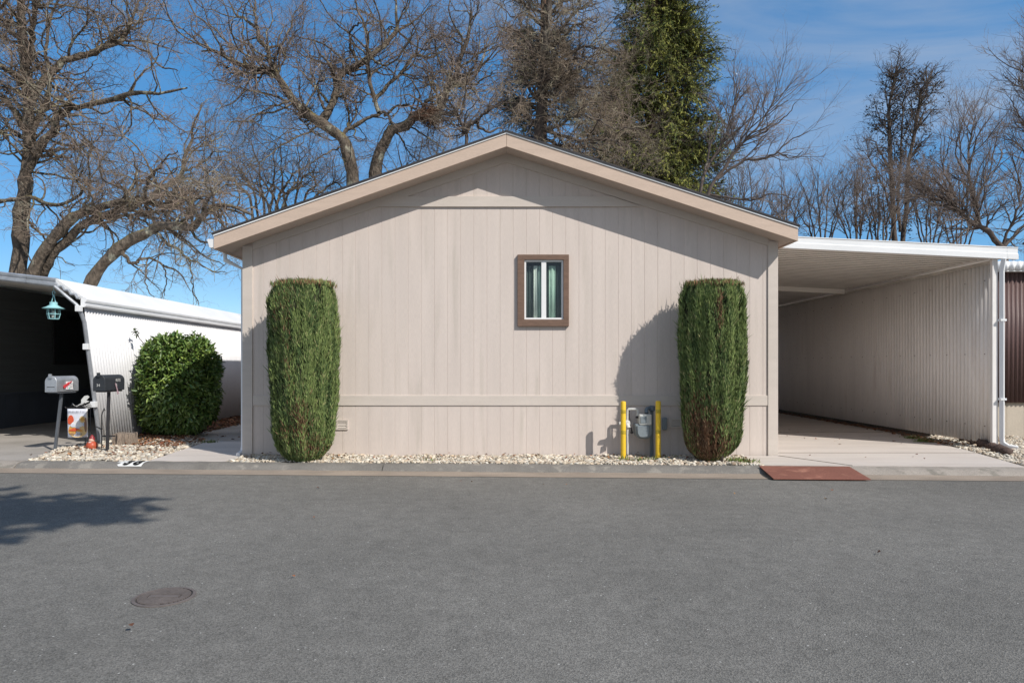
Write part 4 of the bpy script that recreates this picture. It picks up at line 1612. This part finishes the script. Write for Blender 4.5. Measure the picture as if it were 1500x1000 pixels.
def oak_levels(a, L1=2.2, dens=1.0, r=.042, up=.035, gn=.30):
    L1 = L1 * 1.28
    return [(int(a * 1.15), L1, .95, 12, gn, up, .5, r, .28, .2, 6),
            (int(a * 7.0 * dens), L1 * .42, .95, 8, gn, up * .6, .55, .018, .4, .12, 4),
            (int(a * 32 * dens), L1 * .20, .9, 5, gn * 1.1, .02, .7, .0095, .55, .1, 3),
            (int(a * 66 * dens), L1 * .10, .85, 3, gn, .02, .78, .0062, .7, .1, 3)]


# far left oak
bare_tree('bare_oak', 'massive leafless oak with an upright trunk at the far left', 24, 22, [
    ([(22, 595), (26, 470), (28, 395), (32, 330), (36, 280), (40, 225), (42, 170), (40, 110), (34, 50), (30, -40), (35, -120)], .36, .10, (0, 0)),
    ([(36, 255), (60, 215), (78, 192), (84, 170), (100, 160), (120, 153), (168, 143), (202, 135), (235, 137), (272, 128)], .20, .03, (0, -1.5)),
    ([(42, 160), (70, 110), (97, 90), (126, 80), (168, 63), (185, 50), (195, 25), (205, -10)], .18, .03, (0, 1.5)),
    ([(170, 62), (195, 68), (218, 78), (229, 92), (246, 100), (262, 104)], .07, .02, (1.2, 1.0)),
    ([(40, 200), (58, 172), (70, 140), (72, 110), (66, 75), (75, 30), (90, -20)], .15, .04, (0, 2.5)),
    ([(-40, 300), (0, 294), (34, 290), (60, 293), (84, 298), (113, 290), (122, 277), (113, 262), (122, 244)], .12, .025, (-.6, -2.5)),
    ([(38, 236), (62, 228), (80, 227), (96, 232), (105, 228)], .10, .03, (0, -1.2)),
    ([(40, 110), (46, 50), (50, 20), (60, -20)], .15, .06, (0, -1)),
    ([(38, 190), (10, 150), (-20, 130), (-70, 100)], .15, .03, (0, 1)),
    ([(34, 60), (10, 40), (0, 15), (15, -10)], .12, .03, (0, -1.5)),
    ([(40, 130), (20, 110), (0, 98), (-40, 90)], .12, .03, (0, -2)),
    ([(34, 205), (15, 190), (0, 196), (-30, 200)], .09, .02, (0, -1)),
    ([(40, 325), (62, 345), (80, 372), (110, 390)], .07, .015, (0, 1.5)),
    ([(97, 90), (110, 55), (128, 30), (125, -20)], .07, .02, (.6, 0)),
    ([(84, 168), (110, 190), (135, 215), (150, 250), (160, 280)], .06, .012, (-.4, .8)),
    ([(76, 193), (100, 200), (118, 215), (140, 232), (180, 238)], .055, .012, (-.3, -1.6)),
], oak_levels(190, 2.0), M['bark'], M['twig'], 101)

# arching oak with twin mossy trunks
bare_tree('bare_oak', 'leafless oak with two parallel mossy trunks arching to the right', 40, 20, [
    ([(36, 595), (38, 460), (48, 397), (67, 361), (97, 328), (130, 309), (168, 297), (202, 294), (240, 302), (252, 306), (262, 297), (272, 285)], .24, .05, (0, -.5)),
    ([(50, 600), (54, 460), (63, 399), (88, 366), (118, 334), (151, 315), (185, 305), (206, 300)], .20, .10, (.4, -.2)),
    ([(218, 296), (230, 277), (250, 267), (266, 250), (273, 230), (281, 206), (284, 180), (296, 150)], .12, .025, (-.4, .5)),
    ([(210, 293), (216, 265), (225, 252), (232, 246), (243, 231), (262, 222)], .08, .02, (-.4, -1.5)),
    ([(266, 250), (285, 246), (300, 236), (320, 222), (338, 222)], .06, .015, (0, -1.2)),
    ([(255, 262), (275, 262), (300, 268), (325, 258), (350, 262)], .055, .014, (0, 1.5)),
    ([(240, 300), (258, 282), (285, 283), (312, 276), (332, 262)], .065, .014, (-.4, -1.2)),
    ([(205, 296), (190, 285), (178, 270), (185, 258)], .05, .015, (-.3, -1)),
    ([(270, 240), (290, 215), (315, 205), (335, 195)], .05, .012, (.2, 1.5)),
], oak_levels(84, 1.6), M['bark'], M['twig'], 102)

# third arching trunk
bare_tree('bare_oak', 'leafless oak with a thick leaning trunk drooping over the white carport roof', 100, 18.5, [
    ([(95, 600), (105, 480), (130, 416), (155, 382), (185, 356), (217, 337), (242, 330), (265, 331), (285, 331), (297, 315), (312, 303), (342, 302), (375, 317)], .24, .03, (0, -1)),
    ([(272, 325), (279, 305), (284, 295), (300, 287), (318, 280), (340, 286), (352, 292)], .08, .015, (-.6, .6)),
    ([(225, 340), (240, 352), (256, 361), (275, 377), (292, 388), (317, 399), (332, 400)], .065, .012, (-.4, -1)),
    ([(178, 362), (186, 378), (196, 386), (212, 376), (235, 385), (262, 400), (280, 425)], .08, .012, (-.3, -.6)),
    ([(216, 378), (214, 400), (217, 425), (228, 440)], .03, .012, (-.4, -.6)),
    ([(240, 388), (243, 410), (241, 435)], .03, .012, (-.4, -.2)),
    ([(276, 378), (280, 400), (284, 430), (292, 445)], .03, .01, (-.6, -.2)),
    ([(256, 330), (262, 318), (278, 312), (292, 296)], .05, .012, (-.5, .8)),
    ([(312, 303), (322, 316), (330, 332), (345, 350)], .04, .01, (-.8, .2)),
    ([(296, 320), (306, 330), (316, 345), (310, 365)], .035, .01, (-.8, -1.4)),
], oak_levels(54, 1.3, .9, .04, -.03), M['bark'], M['twig'], 103)

# centre oak
bare_tree('bare_oak', 'wide leafless oak with two trunks behind the left slope of the roof', 530, 24, [
    ([(520, 595), (518, 400), (517, 269), (512, 241), (503, 213), (495, 196), (481, 185), (467, 176), (445, 162), (428, 146), (411, 123), (399, 105), (380, 102), (348, 93), (319, 77), (298, 75)], .34, .03, (0, -1.5)),
    ([(399, 105), (393, 80), (380, 58), (377, 42), (362, 30), (348, 22), (335, 0)], .13, .03, (-1.2, .2)),
    ([(378, 42), (373, 19), (376, -20)], .08, .03, (-.6, -.6)),
    ([(470, 178), (487, 151), (495, 123), (506, 106), (526, 95), (543, 84), (565, 62), (582, 46), (580, 25), (583, -10)], .20, .04, (-.3, 1)),
    ([(526, 95), (516, 74), (513, 50), (523, 36), (535, 34)], .08, .03, (.3, -.6)),
    ([(506, 106), (480, 95), (455, 85), (435, 75), (430, 50)], .07, .02, (.2, 1.8)),
    ([(555, 165), (545, 134), (540, 106), (540, 84), (538, 56), (529, 28), (518, -5)], .12, .04, (0, -.8)),
    ([(548, 595), (548, 400), (548, 262), (554, 232), (562, 210), (574, 188), (596, 182), (613, 168), (632, 168), (649, 151), (658, 123), (669, 112), (677, 84), (686, 50), (690, 15)], .30, .04, (.2, -1)),
    ([(655, 130), (676, 122), (694, 112), (706, 88), (712, 66), (720, 45)], .09, .02, (-.6, .6)),
    ([(616, 162), (626, 147), (652, 134), (680, 126), (705, 118), (722, 105)], .10, .02, (-.4, -2)),
    ([(548, 150), (568, 126), (590, 104), (607, 81), (632, 84), (655, 68), (668, 40)], .11, .025, (0, 1.8)),
    ([(562, 170), (585, 155), (600, 156), (610, 160), (613, 134), (596, 112), (580, 112)], .07, .02, (0, -1)),
    ([(498, 200), (515, 186), (540, 172), (565, 166), (575, 185)], .12, .05, (0, 0)),
    ([(475, 160), (468, 140), (466, 124), (476, 118)], .08, .04, (-.4, -.8)),
    ([(480, 150), (462, 128), (445, 108), (425, 95)], .07, .02, (-.2, 2)),
    ([(510, 190), (512, 165), (506, 145), (518, 120)], .07, .02, (0, 1.2)),
    ([(582, 46), (600, 36), (620, 20), (640, 5)], .07, .02, (.8, 1.5)),
    ([(543, 84), (560, 95), (580, 88), (600, 60), (612, 30)], .06, .02, (.4, -1.4)),
    ([(430, 148), (415, 150), (390, 160), (360, 175), (345, 195)], .06, .012, (-1, -2)),
    ([(470, 180), (450, 195), (425, 205), (395, 225), (370, 250)], .06, .012, (0, -2)),
    ([(500, 215), (480, 225), (455, 240), (430, 255)], .05, .012, (0, -1.5)),
    ([(600, 185), (625, 200), (645, 215), (655, 235)], .05, .012, (0, -1.5)),
    ([(574, 190), (590, 205), (600, 225), (618, 240)], .05, .012, (0, 1.5)),
], oak_levels(225, 2.0, 1.0), M['bark'], M['twig_mauve'], 104)
# a dark stick nest in its fork
r = np.random.default_rng(6)
c = P(630, 170, 23.1)
n = 420
pp = c + r.normal(0, 1, (n, 3)) * np.array([.22, .22, .12])
dd = norm(r.normal(0, 1, (n, 3)) * np.array([1, 1, .35])) * r.uniform(.1, .3, (n, 1))
V, F = tubes(np.stack([pp - dd, pp, pp + dd], 1), np.full((n, 3), .012), 3)
np_mesh('stick_nest', V, F, M['bark_red'], label='reddish stick nest in a fork of the wide centre oak', cat='nest')

bare_tree('bare_oak', 'small crooked leafless oak just left of the roof ridge', 683, 21, [
    ([(688, 595), (686, 400), (683, 213), (680, 193), (669, 168), (660, 151), (657, 140)], .11, .025, (0, .3)),
    ([(681, 195), (691, 182), (708, 168), (722, 160), (735, 148)], .09, .02, (0, -.5)),
    ([(698, 178), (703, 187), (716, 193), (730, 188), (745, 180)], .08, .02, (-.2, .5)),
    ([(712, 166), (716, 155), (728, 140), (722, 120)], .05, .015, (-.3, .6)),
], oak_levels(34, 1.1, .8), M['bark_dark'], M['twig_lichen'], 105)

# undergrowth trees low behind the left slope and the left carport
lowg = 'low bare trees behind the houses'
low = [(392, 25, 210, 75, 'low twiggy bare tree left of the wide centre oak, above the roof gutter'),
       (425, 27, 200, 100, 'low twiggy bare tree under the left limbs of the wide centre oak'),
       (620, 28, 180, 70, 'low twiggy bare tree right of the wide centre oak, near the ridge')]
for q, (px, Y, top, w, lab) in enumerate(low):
    rr = np.random.default_rng(300 + q)
    lim = []
    for k in range(6):
        f = (k - 2.5) / 2.5
        lim.append(([(px + f * 6, 595), (px + f * w * .25, 330), (px + f * w * .6, 270), (px + f * w * .9 + rr.normal(0, 8), top + 60 * abs(f) + rr.normal(0, 12))], .10, .02, (0, rr.uniform(-2, 2))))
    bare_tree('bare_tree', lab, px, Y, lim, oak_levels(46, 1.8, .85, .032), M['bark'], M['twig'], 310 + q, lowg)

# big lichen covered tree before the evergreens
lim = [([(792, 595), (790, 400), (790, 210), (795, 130), (800, 60), (805, -30), (800, -110)], .34, .12, (0, 0))]
rr = np.random.default_rng(77)
for (x0_, y0_, x1_, y1_, x2_, y2_) in ((792, 180, 760, 160, 735, 150), (790, 150, 765, 110, 735, 95), (795, 120, 830, 90, 870, 95), (796, 100, 770, 60, 742, 40),
                                     (800, 70, 840, 40, 880, 30), (800, 40, 770, 10, 745, -10), (802, 20, 830, -10, 870, -30), (792, 190, 840, 170, 905, 190),
                                     (794, 150, 850, 130, 895, 140), (795, 130, 860, 95, 905, 95), (792, 200, 850, 215, 915, 235), (791, 215, 860, 240, 930, 260),
                                     (798, 90, 850, 70, 890, 75), (800, 60, 840, 20, 870, 10), (795, 170, 870, 160, 940, 180), (792, 205, 770, 215, 745, 215),
                                     (800, 120, 865, 130, 900, 150), (795, 190, 880, 205, 935, 225)):
    lim.append(([(x0_, y0_), ((x0_ + x1_) / 2, (y0_ + y1_) / 2 + 6), (x1_, y1_), ((x1_ + x2_) / 2, (y1_ + y2_) / 2 - 5), (x2_, y2_)], .11, .02, (0, rr.uniform(-3.2, 1.2))))
bare_tree('bare_tree', 'tall tangled leafless tree grey with lichen, in front of the green evergreen', 792, 27, lim, oak_levels(270, 1.6, 1.0, .045, -.04), M['bark_dark'], M['twig_lichen'], 106)

# slender bare tree right of the evergreen
bare_tree('bare_tree', 'spreading slender bare tree right of the green evergreen', 1030, 21, [
    ([(1022, 595), (1022, 400), (1025, 283), (1033, 250), (1057, 213), (1067, 187), (1075, 160), (1083, 128)], .10, .015, (0, 1)),
    ([(1030, 595), (1030, 400), (1036, 283), (1060, 250), (1083, 217), (1110, 187), (1126, 163), (1140, 138)], .10, .015, (0, -.5)),
    ([(1050, 262), (1083, 240), (1105, 233), (1127, 230), (1155, 210), (1182, 192)], .07, .012, (-.2, -1)),
    ([(1040, 285), (1070, 290), (1100, 293), (1135, 285), (1165, 292)], .06, .012, (0, -1.5)),
    ([(1033, 250), (1040, 215), (1050, 185), (1055, 150)], .05, .012, (0, 1.5)),
    ([(1083, 217), (1090, 190), (1108, 160), (1112, 135)], .05, .012, (-.3, .8)),
    ([(1095, 205), (1125, 190), (1150, 172), (1165, 150)], .045, .012, (-.4, -.8)),
    ([(1110, 235), (1140, 225), (1160, 232), (1178, 222)], .04, .012, (-.6, -1.5)),
], [(75, 1.3, .55, 8, .14, .05, .6, .025, .35, .25, 5), (380, .7, .55, 6, .15, .05, .65, .014, .45, .15, 4), (1500, .34, .6, 4, .18, .04, .75, .007, .55, .1, 3), (1500, .18, .7, 3, .2, .03, .8, .005, .6, .1, 3)],
    M['bark_dark'], M['twig_mauve'], 107)

# tall narrow tree with clinging dark leaves
rng_j = np.random.default_rng(55)
tj = bare_tree('tall_tree', 'tall narrow dark tree standing above the carport roof', 1318, 38, [
    ([(1312, 595), (1311, 400), (1309, 340), (1306, 280), (1304, 220), (1303, 170), (1308, 125), (1312, 104)], .24, .04, (0, 0)),
    ([(1322, 595), (1321, 400), (1323, 345), (1328, 280), (1334, 220), (1343, 170), (1352, 130), (1362, 112)], .22, .04, (0, .8)),
    ([(1305, 250), (1290, 225), (1278, 205), (1262, 208)], .07, .02, (0, -1)),
    ([(1303, 200), (1288, 190), (1280, 178)], .06, .02, (0, 1)),
    ([(1330, 235), (1350, 210), (1366, 196)], .07, .02, (.4, -.8)),
    ([(1338, 200), (1355, 165), (1375, 160)], .06, .02, (.5, 1.2)),
    ([(1310, 330), (1292, 270), (1275, 235), (1270, 225)], .09, .02, (0, -1)),
    ([(1323, 330), (1350, 270), (1365, 240)], .09, .02, (.3, 0)),
    ([(1304, 180), (1298, 140), (1297, 118)], .07, .02, (0, .6)),
    ([(1318, 340), (1316, 280), (1320, 220), (1322, 160), (1330, 125)], .12, .03, (0, -.6)),
], [(190, 1.3, .8, 7, .2, .05, .6, .035, .4, .2, 5), (1000, .6, .8, 5, .22, .03, .7, .016, .5, .1, 3), (2600, .32, .8, 4, .22, -.02, .8, .012, .6, .1, 3)], M['bark_dark'], M['bark_dark'], 108,
    'bare trees behind the carport')
n = 4200
w = rng_j.beta(2.2, 1.2, n)
zz_ = 8.2 + 9.6 * w
ax = np.where(rng_j.uniform(size=n) < .5, P(1304, 0, 38)[0], P(1340, 0, 38)[0] + .0) + (zz_ - 12) * .06
hw = np.interp(zz_, [8, 11, 13.5, 15.5, 17.9], [1.5, 1.9, 1.25, 1.0, .5])
cl = rng_j.integers(0, 300, n)
cxy = rng_j.normal(0, .55, (420, 3))
cz_ = rng_j.uniform(8.5, 17.6, 420)
hwc = np.interp(cz_, [8, 11, 13.5, 15.5, 17.9], [1.7, 1.9, 1.3, 1.1, .6])
axc = np.where(rng_j.uniform(size=420) < .5, P(1303, 0, 38)[0], P(1330, 0, 38)[0]) + np.maximum(cz_ - 11, 0) * .07
cc = np.stack([axc + cxy[:, 0] * hwc, 38 + cxy[:, 1] * hwc, cz_], 1)
base = cc[cl] + rng_j.normal(0, .13, (n, 3))
V, F = blades(rng_j, base, norm(rng_j.normal(size=(n, 3))), rng_j.uniform(.10, .2, n), rng_j.uniform(.04, .08, n))
np_mesh('leaves', V, F, M['conifer_leaf'], tj, tint=np.repeat(np.array([.060, .05, .038]) * rng_j.uniform(.5, 1.4, (n, 1)), 4, 0))

# right side trees
bare_tree('bare_tree', 'leafless tree with a crooked leaning limb over the carport end', 1475, 25, [
    ([(1480, 595), (1478, 450), (1468, 368), (1450, 345), (1425, 326), (1400, 305), (1385, 292), (1372, 284)], .17, .04, (0, -.5)),
    ([(1433, 332), (1430, 305), (1424, 280), (1420, 250), (1419, 225), (1424, 195), (1428, 172)], .10, .02, (-.2, .4)),
    ([(1468, 366), (1478, 335), (1492, 305), (1496, 280), (1488, 250), (1484, 225)], .08, .02, (0, -.5)),
    ([(1428, 295), (1445, 265), (1462, 240), (1470, 215)], .06, .015, (-.2, 1)),
    ([(1395, 300), (1392, 270), (1382, 250), (1386, 225), (1395, 200)], .06, .015, (-.4, .6)),
    ([(1424, 270), (1408, 245), (1400, 220), (1406, 195)], .05, .015, (0, -1)),
    ([(1440, 340), (1455, 315), (1478, 292)], .05, .015, (-.2, -1)),
    ([(1468, 366), (1500, 330), (1530, 300), (1545, 240)], .10, .02, (0, 1)),
], [(130, 1.7, .6, 8, .16, .06, .6, .03, .35, .2, 5), (750, .9, .55, 6, .17, .05, .65, .016, .45, .15, 4), (2800, .42, .6, 4, .2, .03, .75, .008, .55, .1, 3), (3200, .22, .7, 3, .2, .03, .8, .006, .6, .1, 3)],
    M['bark_dark'], M['twig_mauve'], 109, 'bare trees behind the carport')
bare_tree('bare_tree', 'leafless tree reaching in from the upper right edge', 1560, 28, [
    ([(1570, 595), (1565, 350), (1550, 250), (1530, 180), (1515, 130), (1505, 90)], .18, .03, (0, 0)),
    ([(1548, 240), (1520, 205), (1500, 180), (1488, 160), (1480, 140)], .08, .015, (0, -1)),
    ([(1530, 180), (1510, 155), (1498, 130), (1490, 108)], .07, .015, (0, 1)),
    ([(1550, 260), (1525, 235), (1500, 222), (1478, 200)], .07, .015, (0, .6)),
    ([(1520, 140), (1530, 100), (1525, 60)], .07, .015, (0, .6)),
], [(75, 1.8, .6, 8, .16, .05, .6, .03, .35, .2, 5), (430, .9, .55, 6, .17, .05, .65, .016, .45, .15, 4), (1700, .45, .6, 4, .2, .03, .75, .008, .55, .1, 3), (2200, .22, .7, 3, .2, .03, .8, .006, .6, .1, 3)],
    M['bark_dark'], M['twig_mauve'], 110, 'bare trees behind the carport')

thick = [(1095, 33, 265, 40, 'low bare tree in the thicket, nearest the house eave'), (1150, 36, 270, 42, 'low fan shaped bare tree, second along the thicket from the house eave'),
         (1205, 34, 255, 40, 'low fan shaped bare tree midway between the house eave and the tall dark tree'), (1255, 37, 240, 38, 'bare tree close on the left of the tall dark tree'),
         (1290, 33, 235, 34, 'brown twiggy bare tree in front of the foot of the tall dark tree'), (1362, 35, 235, 40, 'bare tree close on the right of the tall dark tree'),
         (1405, 38, 245, 40, 'bare tree behind the crooked limb over the carport end')]
for q, (px, Y, top, w, lab) in enumerate(thick):
    rr = np.random.default_rng(500 + q)
    lim = []
    for k in range(6):
        f = (k - 2.5) / 2.5 + rr.normal(0, .1)
        tt = top + 45 * f * f + rr.normal(0, 10)
        lim.append(([(px + f * 4, 595), (px + f * 8, 400), (px + f * w * .45, 340), (px + f * w * .75 + rr.normal(0, 3), (tt + 340) / 2), (px + f * w * .95 + rr.normal(0, 5), tt)], .085, .018, (0, rr.uniform(-1.5, 1.5))))
    bare_tree('bare_tree', lab, px, Y, lim, [(55, 1.5, .5, 7, .13, .07, .6, .025, .35, .35, 4), (320, .8, .5, 5, .14, .05, .65, .014, .45, .15, 3), (1300, .42, .55, 3, .16, .04, .8, .009, .6, .1, 3)],
              M['bark_dark'], M['twig_mauve'], 510 + q, 'bare trees behind the carport')


# ------------------------------------------------------------------ evergreens
def evergreen(name, label, px, Y, H, R0, seed, nb, tint0, tint1, droop=-.05, per=60, zlow=3.0):
    rng = np.random.default_rng(seed)
    bx = (px - 742) / 1000 * Y
    t = thing(name, label, 'tree', (bx, Y, .08), 'tall evergreens behind the house')
    zz = np.linspace(0, H, 30)
    pts = np.stack([bx + .08 * np.sin(zz * .4), Y + .08 * np.cos(zz * .5), zz], 1)[None]
    rad = (.45 * (1 - zz / H) + .03)[None]
    V, F = tubes(pts, rad, 10)
    np_mesh('trunk', V, F, M['bark_red'], t, smooth=True)
    ncl = nb // 6
    zc = zlow + (H - zlow) * rng.uniform(0, 1, ncl) ** 1.15
    zc = np.round(zc / 1.25) * 1.25 + rng.normal(0, .13, ncl)
    Lc = R0 * np.maximum(1 - (zc / H), .02) ** .95 * rng.uniform(.58, 1.10, ncl)
    ac = rng.uniform(0, 2 * np.pi, ncl)
    cl = np.repeat(np.arange(ncl), 6)
    nb = len(cl)
    z = zc[cl] + rng.normal(0, .11, nb)
    L = Lc[cl] * rng.uniform(.75, 1.08, nb)
    a = ac[cl] + rng.normal(0, .17, nb)
    S = 9
    p = np.stack([np.full(nb, bx), np.full(nb, Y), z], 1)
    d = np.stack([np.cos(a), np.sin(a), rng.uniform(-.1, .35, nb)], 1)
    o = [p]
    for s in range(S - 1):
        p = p + norm(d) * (L / (S - 1))[:, None]
        o.append(p)
        d = d + rng.normal(0, .08, (nb, 3))
        d[:, 2] += droop if s < 5 else .06
    bp = np.stack(o, 1)
    br = np.linspace(.05, .012, S)[None] * (L / R0 + .3)[:, None]
    t1 = tubes(bp, br, 4)
    sp, sr = grow(rng, bp, br, nb * 16, .22, 1.0, .85, .8, 5, .15, -.09, .6, .012, .5)
    t2 = tubes(sp, sr, 3)
    V, F = join([t1, t2])
    np_mesh('branches', V, F, M['bark_dark'], t)
    n = nb * per
    idx = rng.integers(0, len(sp), n)
    u = rng.uniform(.05, 1, n) * 3.99
    i = u.astype(int)
    f = (u - i)[:, None]
    base = sp[idx, i] * (1 - f) + sp[idx, i + 1] * f
    tan = norm(sp[idx, i + 1] - sp[idx, i])
    dd = norm(tan * .9 + rng.normal(0, .32, (n, 3)) + np.array([0, 0, -.30]))
    ov = norm((base - np.array([bx, Y, 0])) * np.array([1, 1, 0]))
    V, F = blades(rng, base, dd, rng.uniform(.09, .19, n), rng.uniform(.020, .040, n), nrm=rng.normal(0, .3, (n, 3)) + ov * .8 + np.array([0, 0, .8]))
    bt_ = rng.uniform(0, .75, len(sp))
    m_ = np.clip(bt_[idx] + rng.normal(0, .15, n) + .35 * (u / 4 - .4), 0, 1)[:, None]
    c = np.array(tint0) * (1 - m_) + np.array(tint1) * m_
    np_mesh('foliage', V, F, M['conifer_leaf'], t, tint=np.repeat(c, 4, 0))
    return t


evergreen('evergreen_tree', 'tall bushy green evergreen behind the right slope of the roof', 955, 33, 30, 6.1, 201, 1750, (.045, .085, .024), (.36, .35, .08), -.07, 430)
evergreen('evergreen_tree', 'dark evergreen half hidden behind the tangled lichen grey tree', 795, 36, 33, 4.6, 202, 600, (.030, .042, .018), (.11, .105, .04), -.06, 220)

# ------------------------------------------------------------------ street tree out of the picture whose branch shades the road
S_EL, S_AZ = math.radians(40.5), (.735, -.678)
rng = np.random.default_rng(91)
st = thing('street_tree', 'leafy street tree on the near side of the road, casting the shadow on the asphalt', 'tree', (-2.6, -3.2, -.05))
k = 1 / math.tan(S_EL)


def cast(x, y, h):
    return np.array([x + S_AZ[0] * k * h, y + S_AZ[1] * k * h, h])


trunk = spline([(-2.6, -3.2, -.05), (-2.5, -3.2, 3), (-2.2, -3.1, 6.0), (-2.0, -3.0, 9), (-2.0, -3.0, 11)], 20)
tips = [((-4.6, 6.45), 7.6), ((-4.7, 5.35), 7.4), ((-4.3, 5.15), 7.3), ((-5.0, 4.9), 7.4), ((-5.7, 6.6), 7.9), ((-6.0, 5.6), 7.8), ((-5.3, 5.95), 8.0), ((-3.75, 6.5), 7.6), ((-3.85, 5.9), 7.6), ((-7.0, 6.0), 8.5), ((-7.5, 7.0), 9.2), ((-8.2, 5.6), 9.5)]
lim = [trunk]
rads = [np.linspace(.22, .05, 20)]
cen = []
for (x, y), h in tips:
    q = cast(x, y, h)
    cen.append(q)
    s = trunk[8 + int(rng.integers(0, 6))]
    lim.append(spline([s, (s + q) / 2 + np.array([0, 0, .35]), q], 20))
    rads.append(np.linspace(.06, .012, 20))
V, F = tubes(np.array(lim), np.array(rads), 8)
np_mesh('trunk', V, F, M['bark'], st, smooth=True)
cen = np.array(cen)
rad_ = np.array([.55, .45, .42, .55, .6, .5, .55, .42, .40, .8, .9, .9])
bs, dl = [], []
for q, c in enumerate(cen):
    for w_ in range(20):
        dv = norm(rng.normal(0, 1, 3) * np.array([1.0, .75, .55]))
        o = c + rng.normal(0, .22, 3) * rad_[q]
        L_ = rad_[q] * rng.uniform(.7, 1.35)
        m = int(46 * rad_[q] / .5)
        t_ = rng.uniform(0, 1, m)[:, None]
        bs.append(o + dv * L_ * t_ + rng.normal(0, .022, (m, 3)))
        dl.append(norm(dv * .8 + rng.normal(0, .5, (m, 3))))
base, dl = np.concatenate(bs), np.concatenate(dl)
n = len(base)
V, F = leaves(rng, base, dl, norm(rng.normal(0, .6, (n, 3)) + np.array([.4, -.4, 1])), rng.uniform(.11, .19, n), rng.uniform(.05, .085, n))
np_mesh('crown', V, F, M['laurel_leaf'], st, tint=np.tile([.06, .10, .03], (n * 6, 1)))

# a few bits on the road
litter('road_litter', [(-6, 3.2), (6, 3.2), (6, 7.8), (-6, 7.8)], 14, .004, 15, (.015, .028))
litter('fallen_leaves', [(-3.5, 8.9), (3.1, 8.55), (3.1, 9.3), (-3.5, 9.3)], 150, .115, 18, (.02, .05))
litter('fallen_leaves', [(3.9, 9.0), (6.4, 8.7), (6.9, 13), (3.9, 13)], 26, .108, 19, (.02, .05))

# ------------------------------------------------------------------ light, sky, camera
S = Vector((S_AZ[0] * math.cos(S_EL), S_AZ[1] * math.cos(S_EL), math.sin(S_EL)))
sun = bpy.data.lights.new('sun', 'SUN')
sun.energy = 3.5
sun.angle = math.radians(.53)
sun.color = (1.0, .95, .875)
so = bpy.data.objects.new('sun', sun)
COL.objects.link(so)
so.rotation_euler = S.to_track_quat('Z', 'Y').to_euler()
so.location = (10, -10, 20)

w = bpy.data.worlds.new('World')
sc.world = w
sc.cycles.diffuse_bounces = 8
w.use_nodes = True
N, L = w.node_tree.nodes, w.node_tree.links
bg = N['Background']
sky = N.new('ShaderNodeTexSky')
sky.sky_type = 'NISHITA'
sky.sun_disc = False
sky.sun_elevation = S_EL
sky.sun_rotation = math.atan2(S_AZ[0], S_AZ[1])
sky.altitude = 2500
sky.air_density = 1.0
sky.dust_density = .25
sky.ozone_density = 3.0
tc = N.new('ShaderNodeTexCoord')
gm_ = N.new('ShaderNodeGamma')
gm_.inputs['Gamma'].default_value = .6
L.new(sky.outputs[0], gm_.inputs['Color'])
hs = N.new('ShaderNodeHueSaturation')
hs.inputs['Saturation'].default_value = 1.75
hs.inputs['Value'].default_value = 1.85
L.new(gm_.outputs[0], hs.inputs['Color'])
# thin cirrus; unseen white cloud added behind the camera as neutral fill light
mp = N.new('ShaderNodeMapping')
mp.inputs['Rotation'].default_value = (0, math.radians(24), 0)
mp.inputs['Scale'].default_value = (1.1, 1.6, 4.2)
mp.inputs['Location'].default_value = (.35, .4, .2)
L.new(tc.outputs['Generated'], mp.inputs[0])
nz = N.new('ShaderNodeTexNoise')
nz.inputs['Scale'].default_value = 1.5
nz.inputs['Detail'].default_value = 9
nz.inputs['Roughness'].default_value = .55
nz.inputs['Distortion'].default_value = .8
L.new(mp.outputs[0], nz.inputs['Vector'])
mr = N.new('ShaderNodeMapRange')
mr.inputs['From Min'].default_value = .40
mr.inputs['From Max'].default_value = .72
mr.inputs['To Max'].default_value = .58
L.new(nz.outputs['Fac'], mr.inputs['Value'])
sx = N.new('ShaderNodeSeparateXYZ')
L.new(tc.outputs['Generated'], sx.inputs[0])
east = N.new('ShaderNodeMapRange')
east.inputs['From Min'].default_value = -.25
east.inputs['From Max'].default_value = .35
east.inputs['To Min'].default_value = .25
L.new(sx.outputs['X'], east.inputs['Value'])
ce = N.new('ShaderNodeMath')
ce.operation = 'MULTIPLY'
L.new(mr.outputs[0], ce.inputs[0])
L.new(east.outputs[0], ce.inputs[1])
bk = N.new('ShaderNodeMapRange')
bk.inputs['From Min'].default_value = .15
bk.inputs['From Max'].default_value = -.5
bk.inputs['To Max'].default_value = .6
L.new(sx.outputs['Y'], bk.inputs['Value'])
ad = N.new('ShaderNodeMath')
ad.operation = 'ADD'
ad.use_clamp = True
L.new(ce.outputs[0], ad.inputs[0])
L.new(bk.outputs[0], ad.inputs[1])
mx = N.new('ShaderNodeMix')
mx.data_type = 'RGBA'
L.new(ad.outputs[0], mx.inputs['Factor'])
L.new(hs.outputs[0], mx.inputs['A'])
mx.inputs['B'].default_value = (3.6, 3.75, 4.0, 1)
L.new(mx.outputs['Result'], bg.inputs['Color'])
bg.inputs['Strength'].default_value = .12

cam = bpy.data.cameras.new('camera')
cam.lens = 24
cam.sensor_width = 36
cam.clip_start = .05
cam.clip_end = 2000
cam.shift_x = 8 / 1500
cam.shift_y = 35 / 1500
co = bpy.data.objects.new('camera', cam)
COL.objects.link(co)
co.location = (0, 0, CZ)
co.rotation_euler = (math.radians(90), 0, 0)
sc.camera = co
sc.view_settings.view_transform = 'Standard'
sc.view_settings.look = 'None'
sc.view_settings.exposure = 0.39
sc.view_settings.gamma = 1
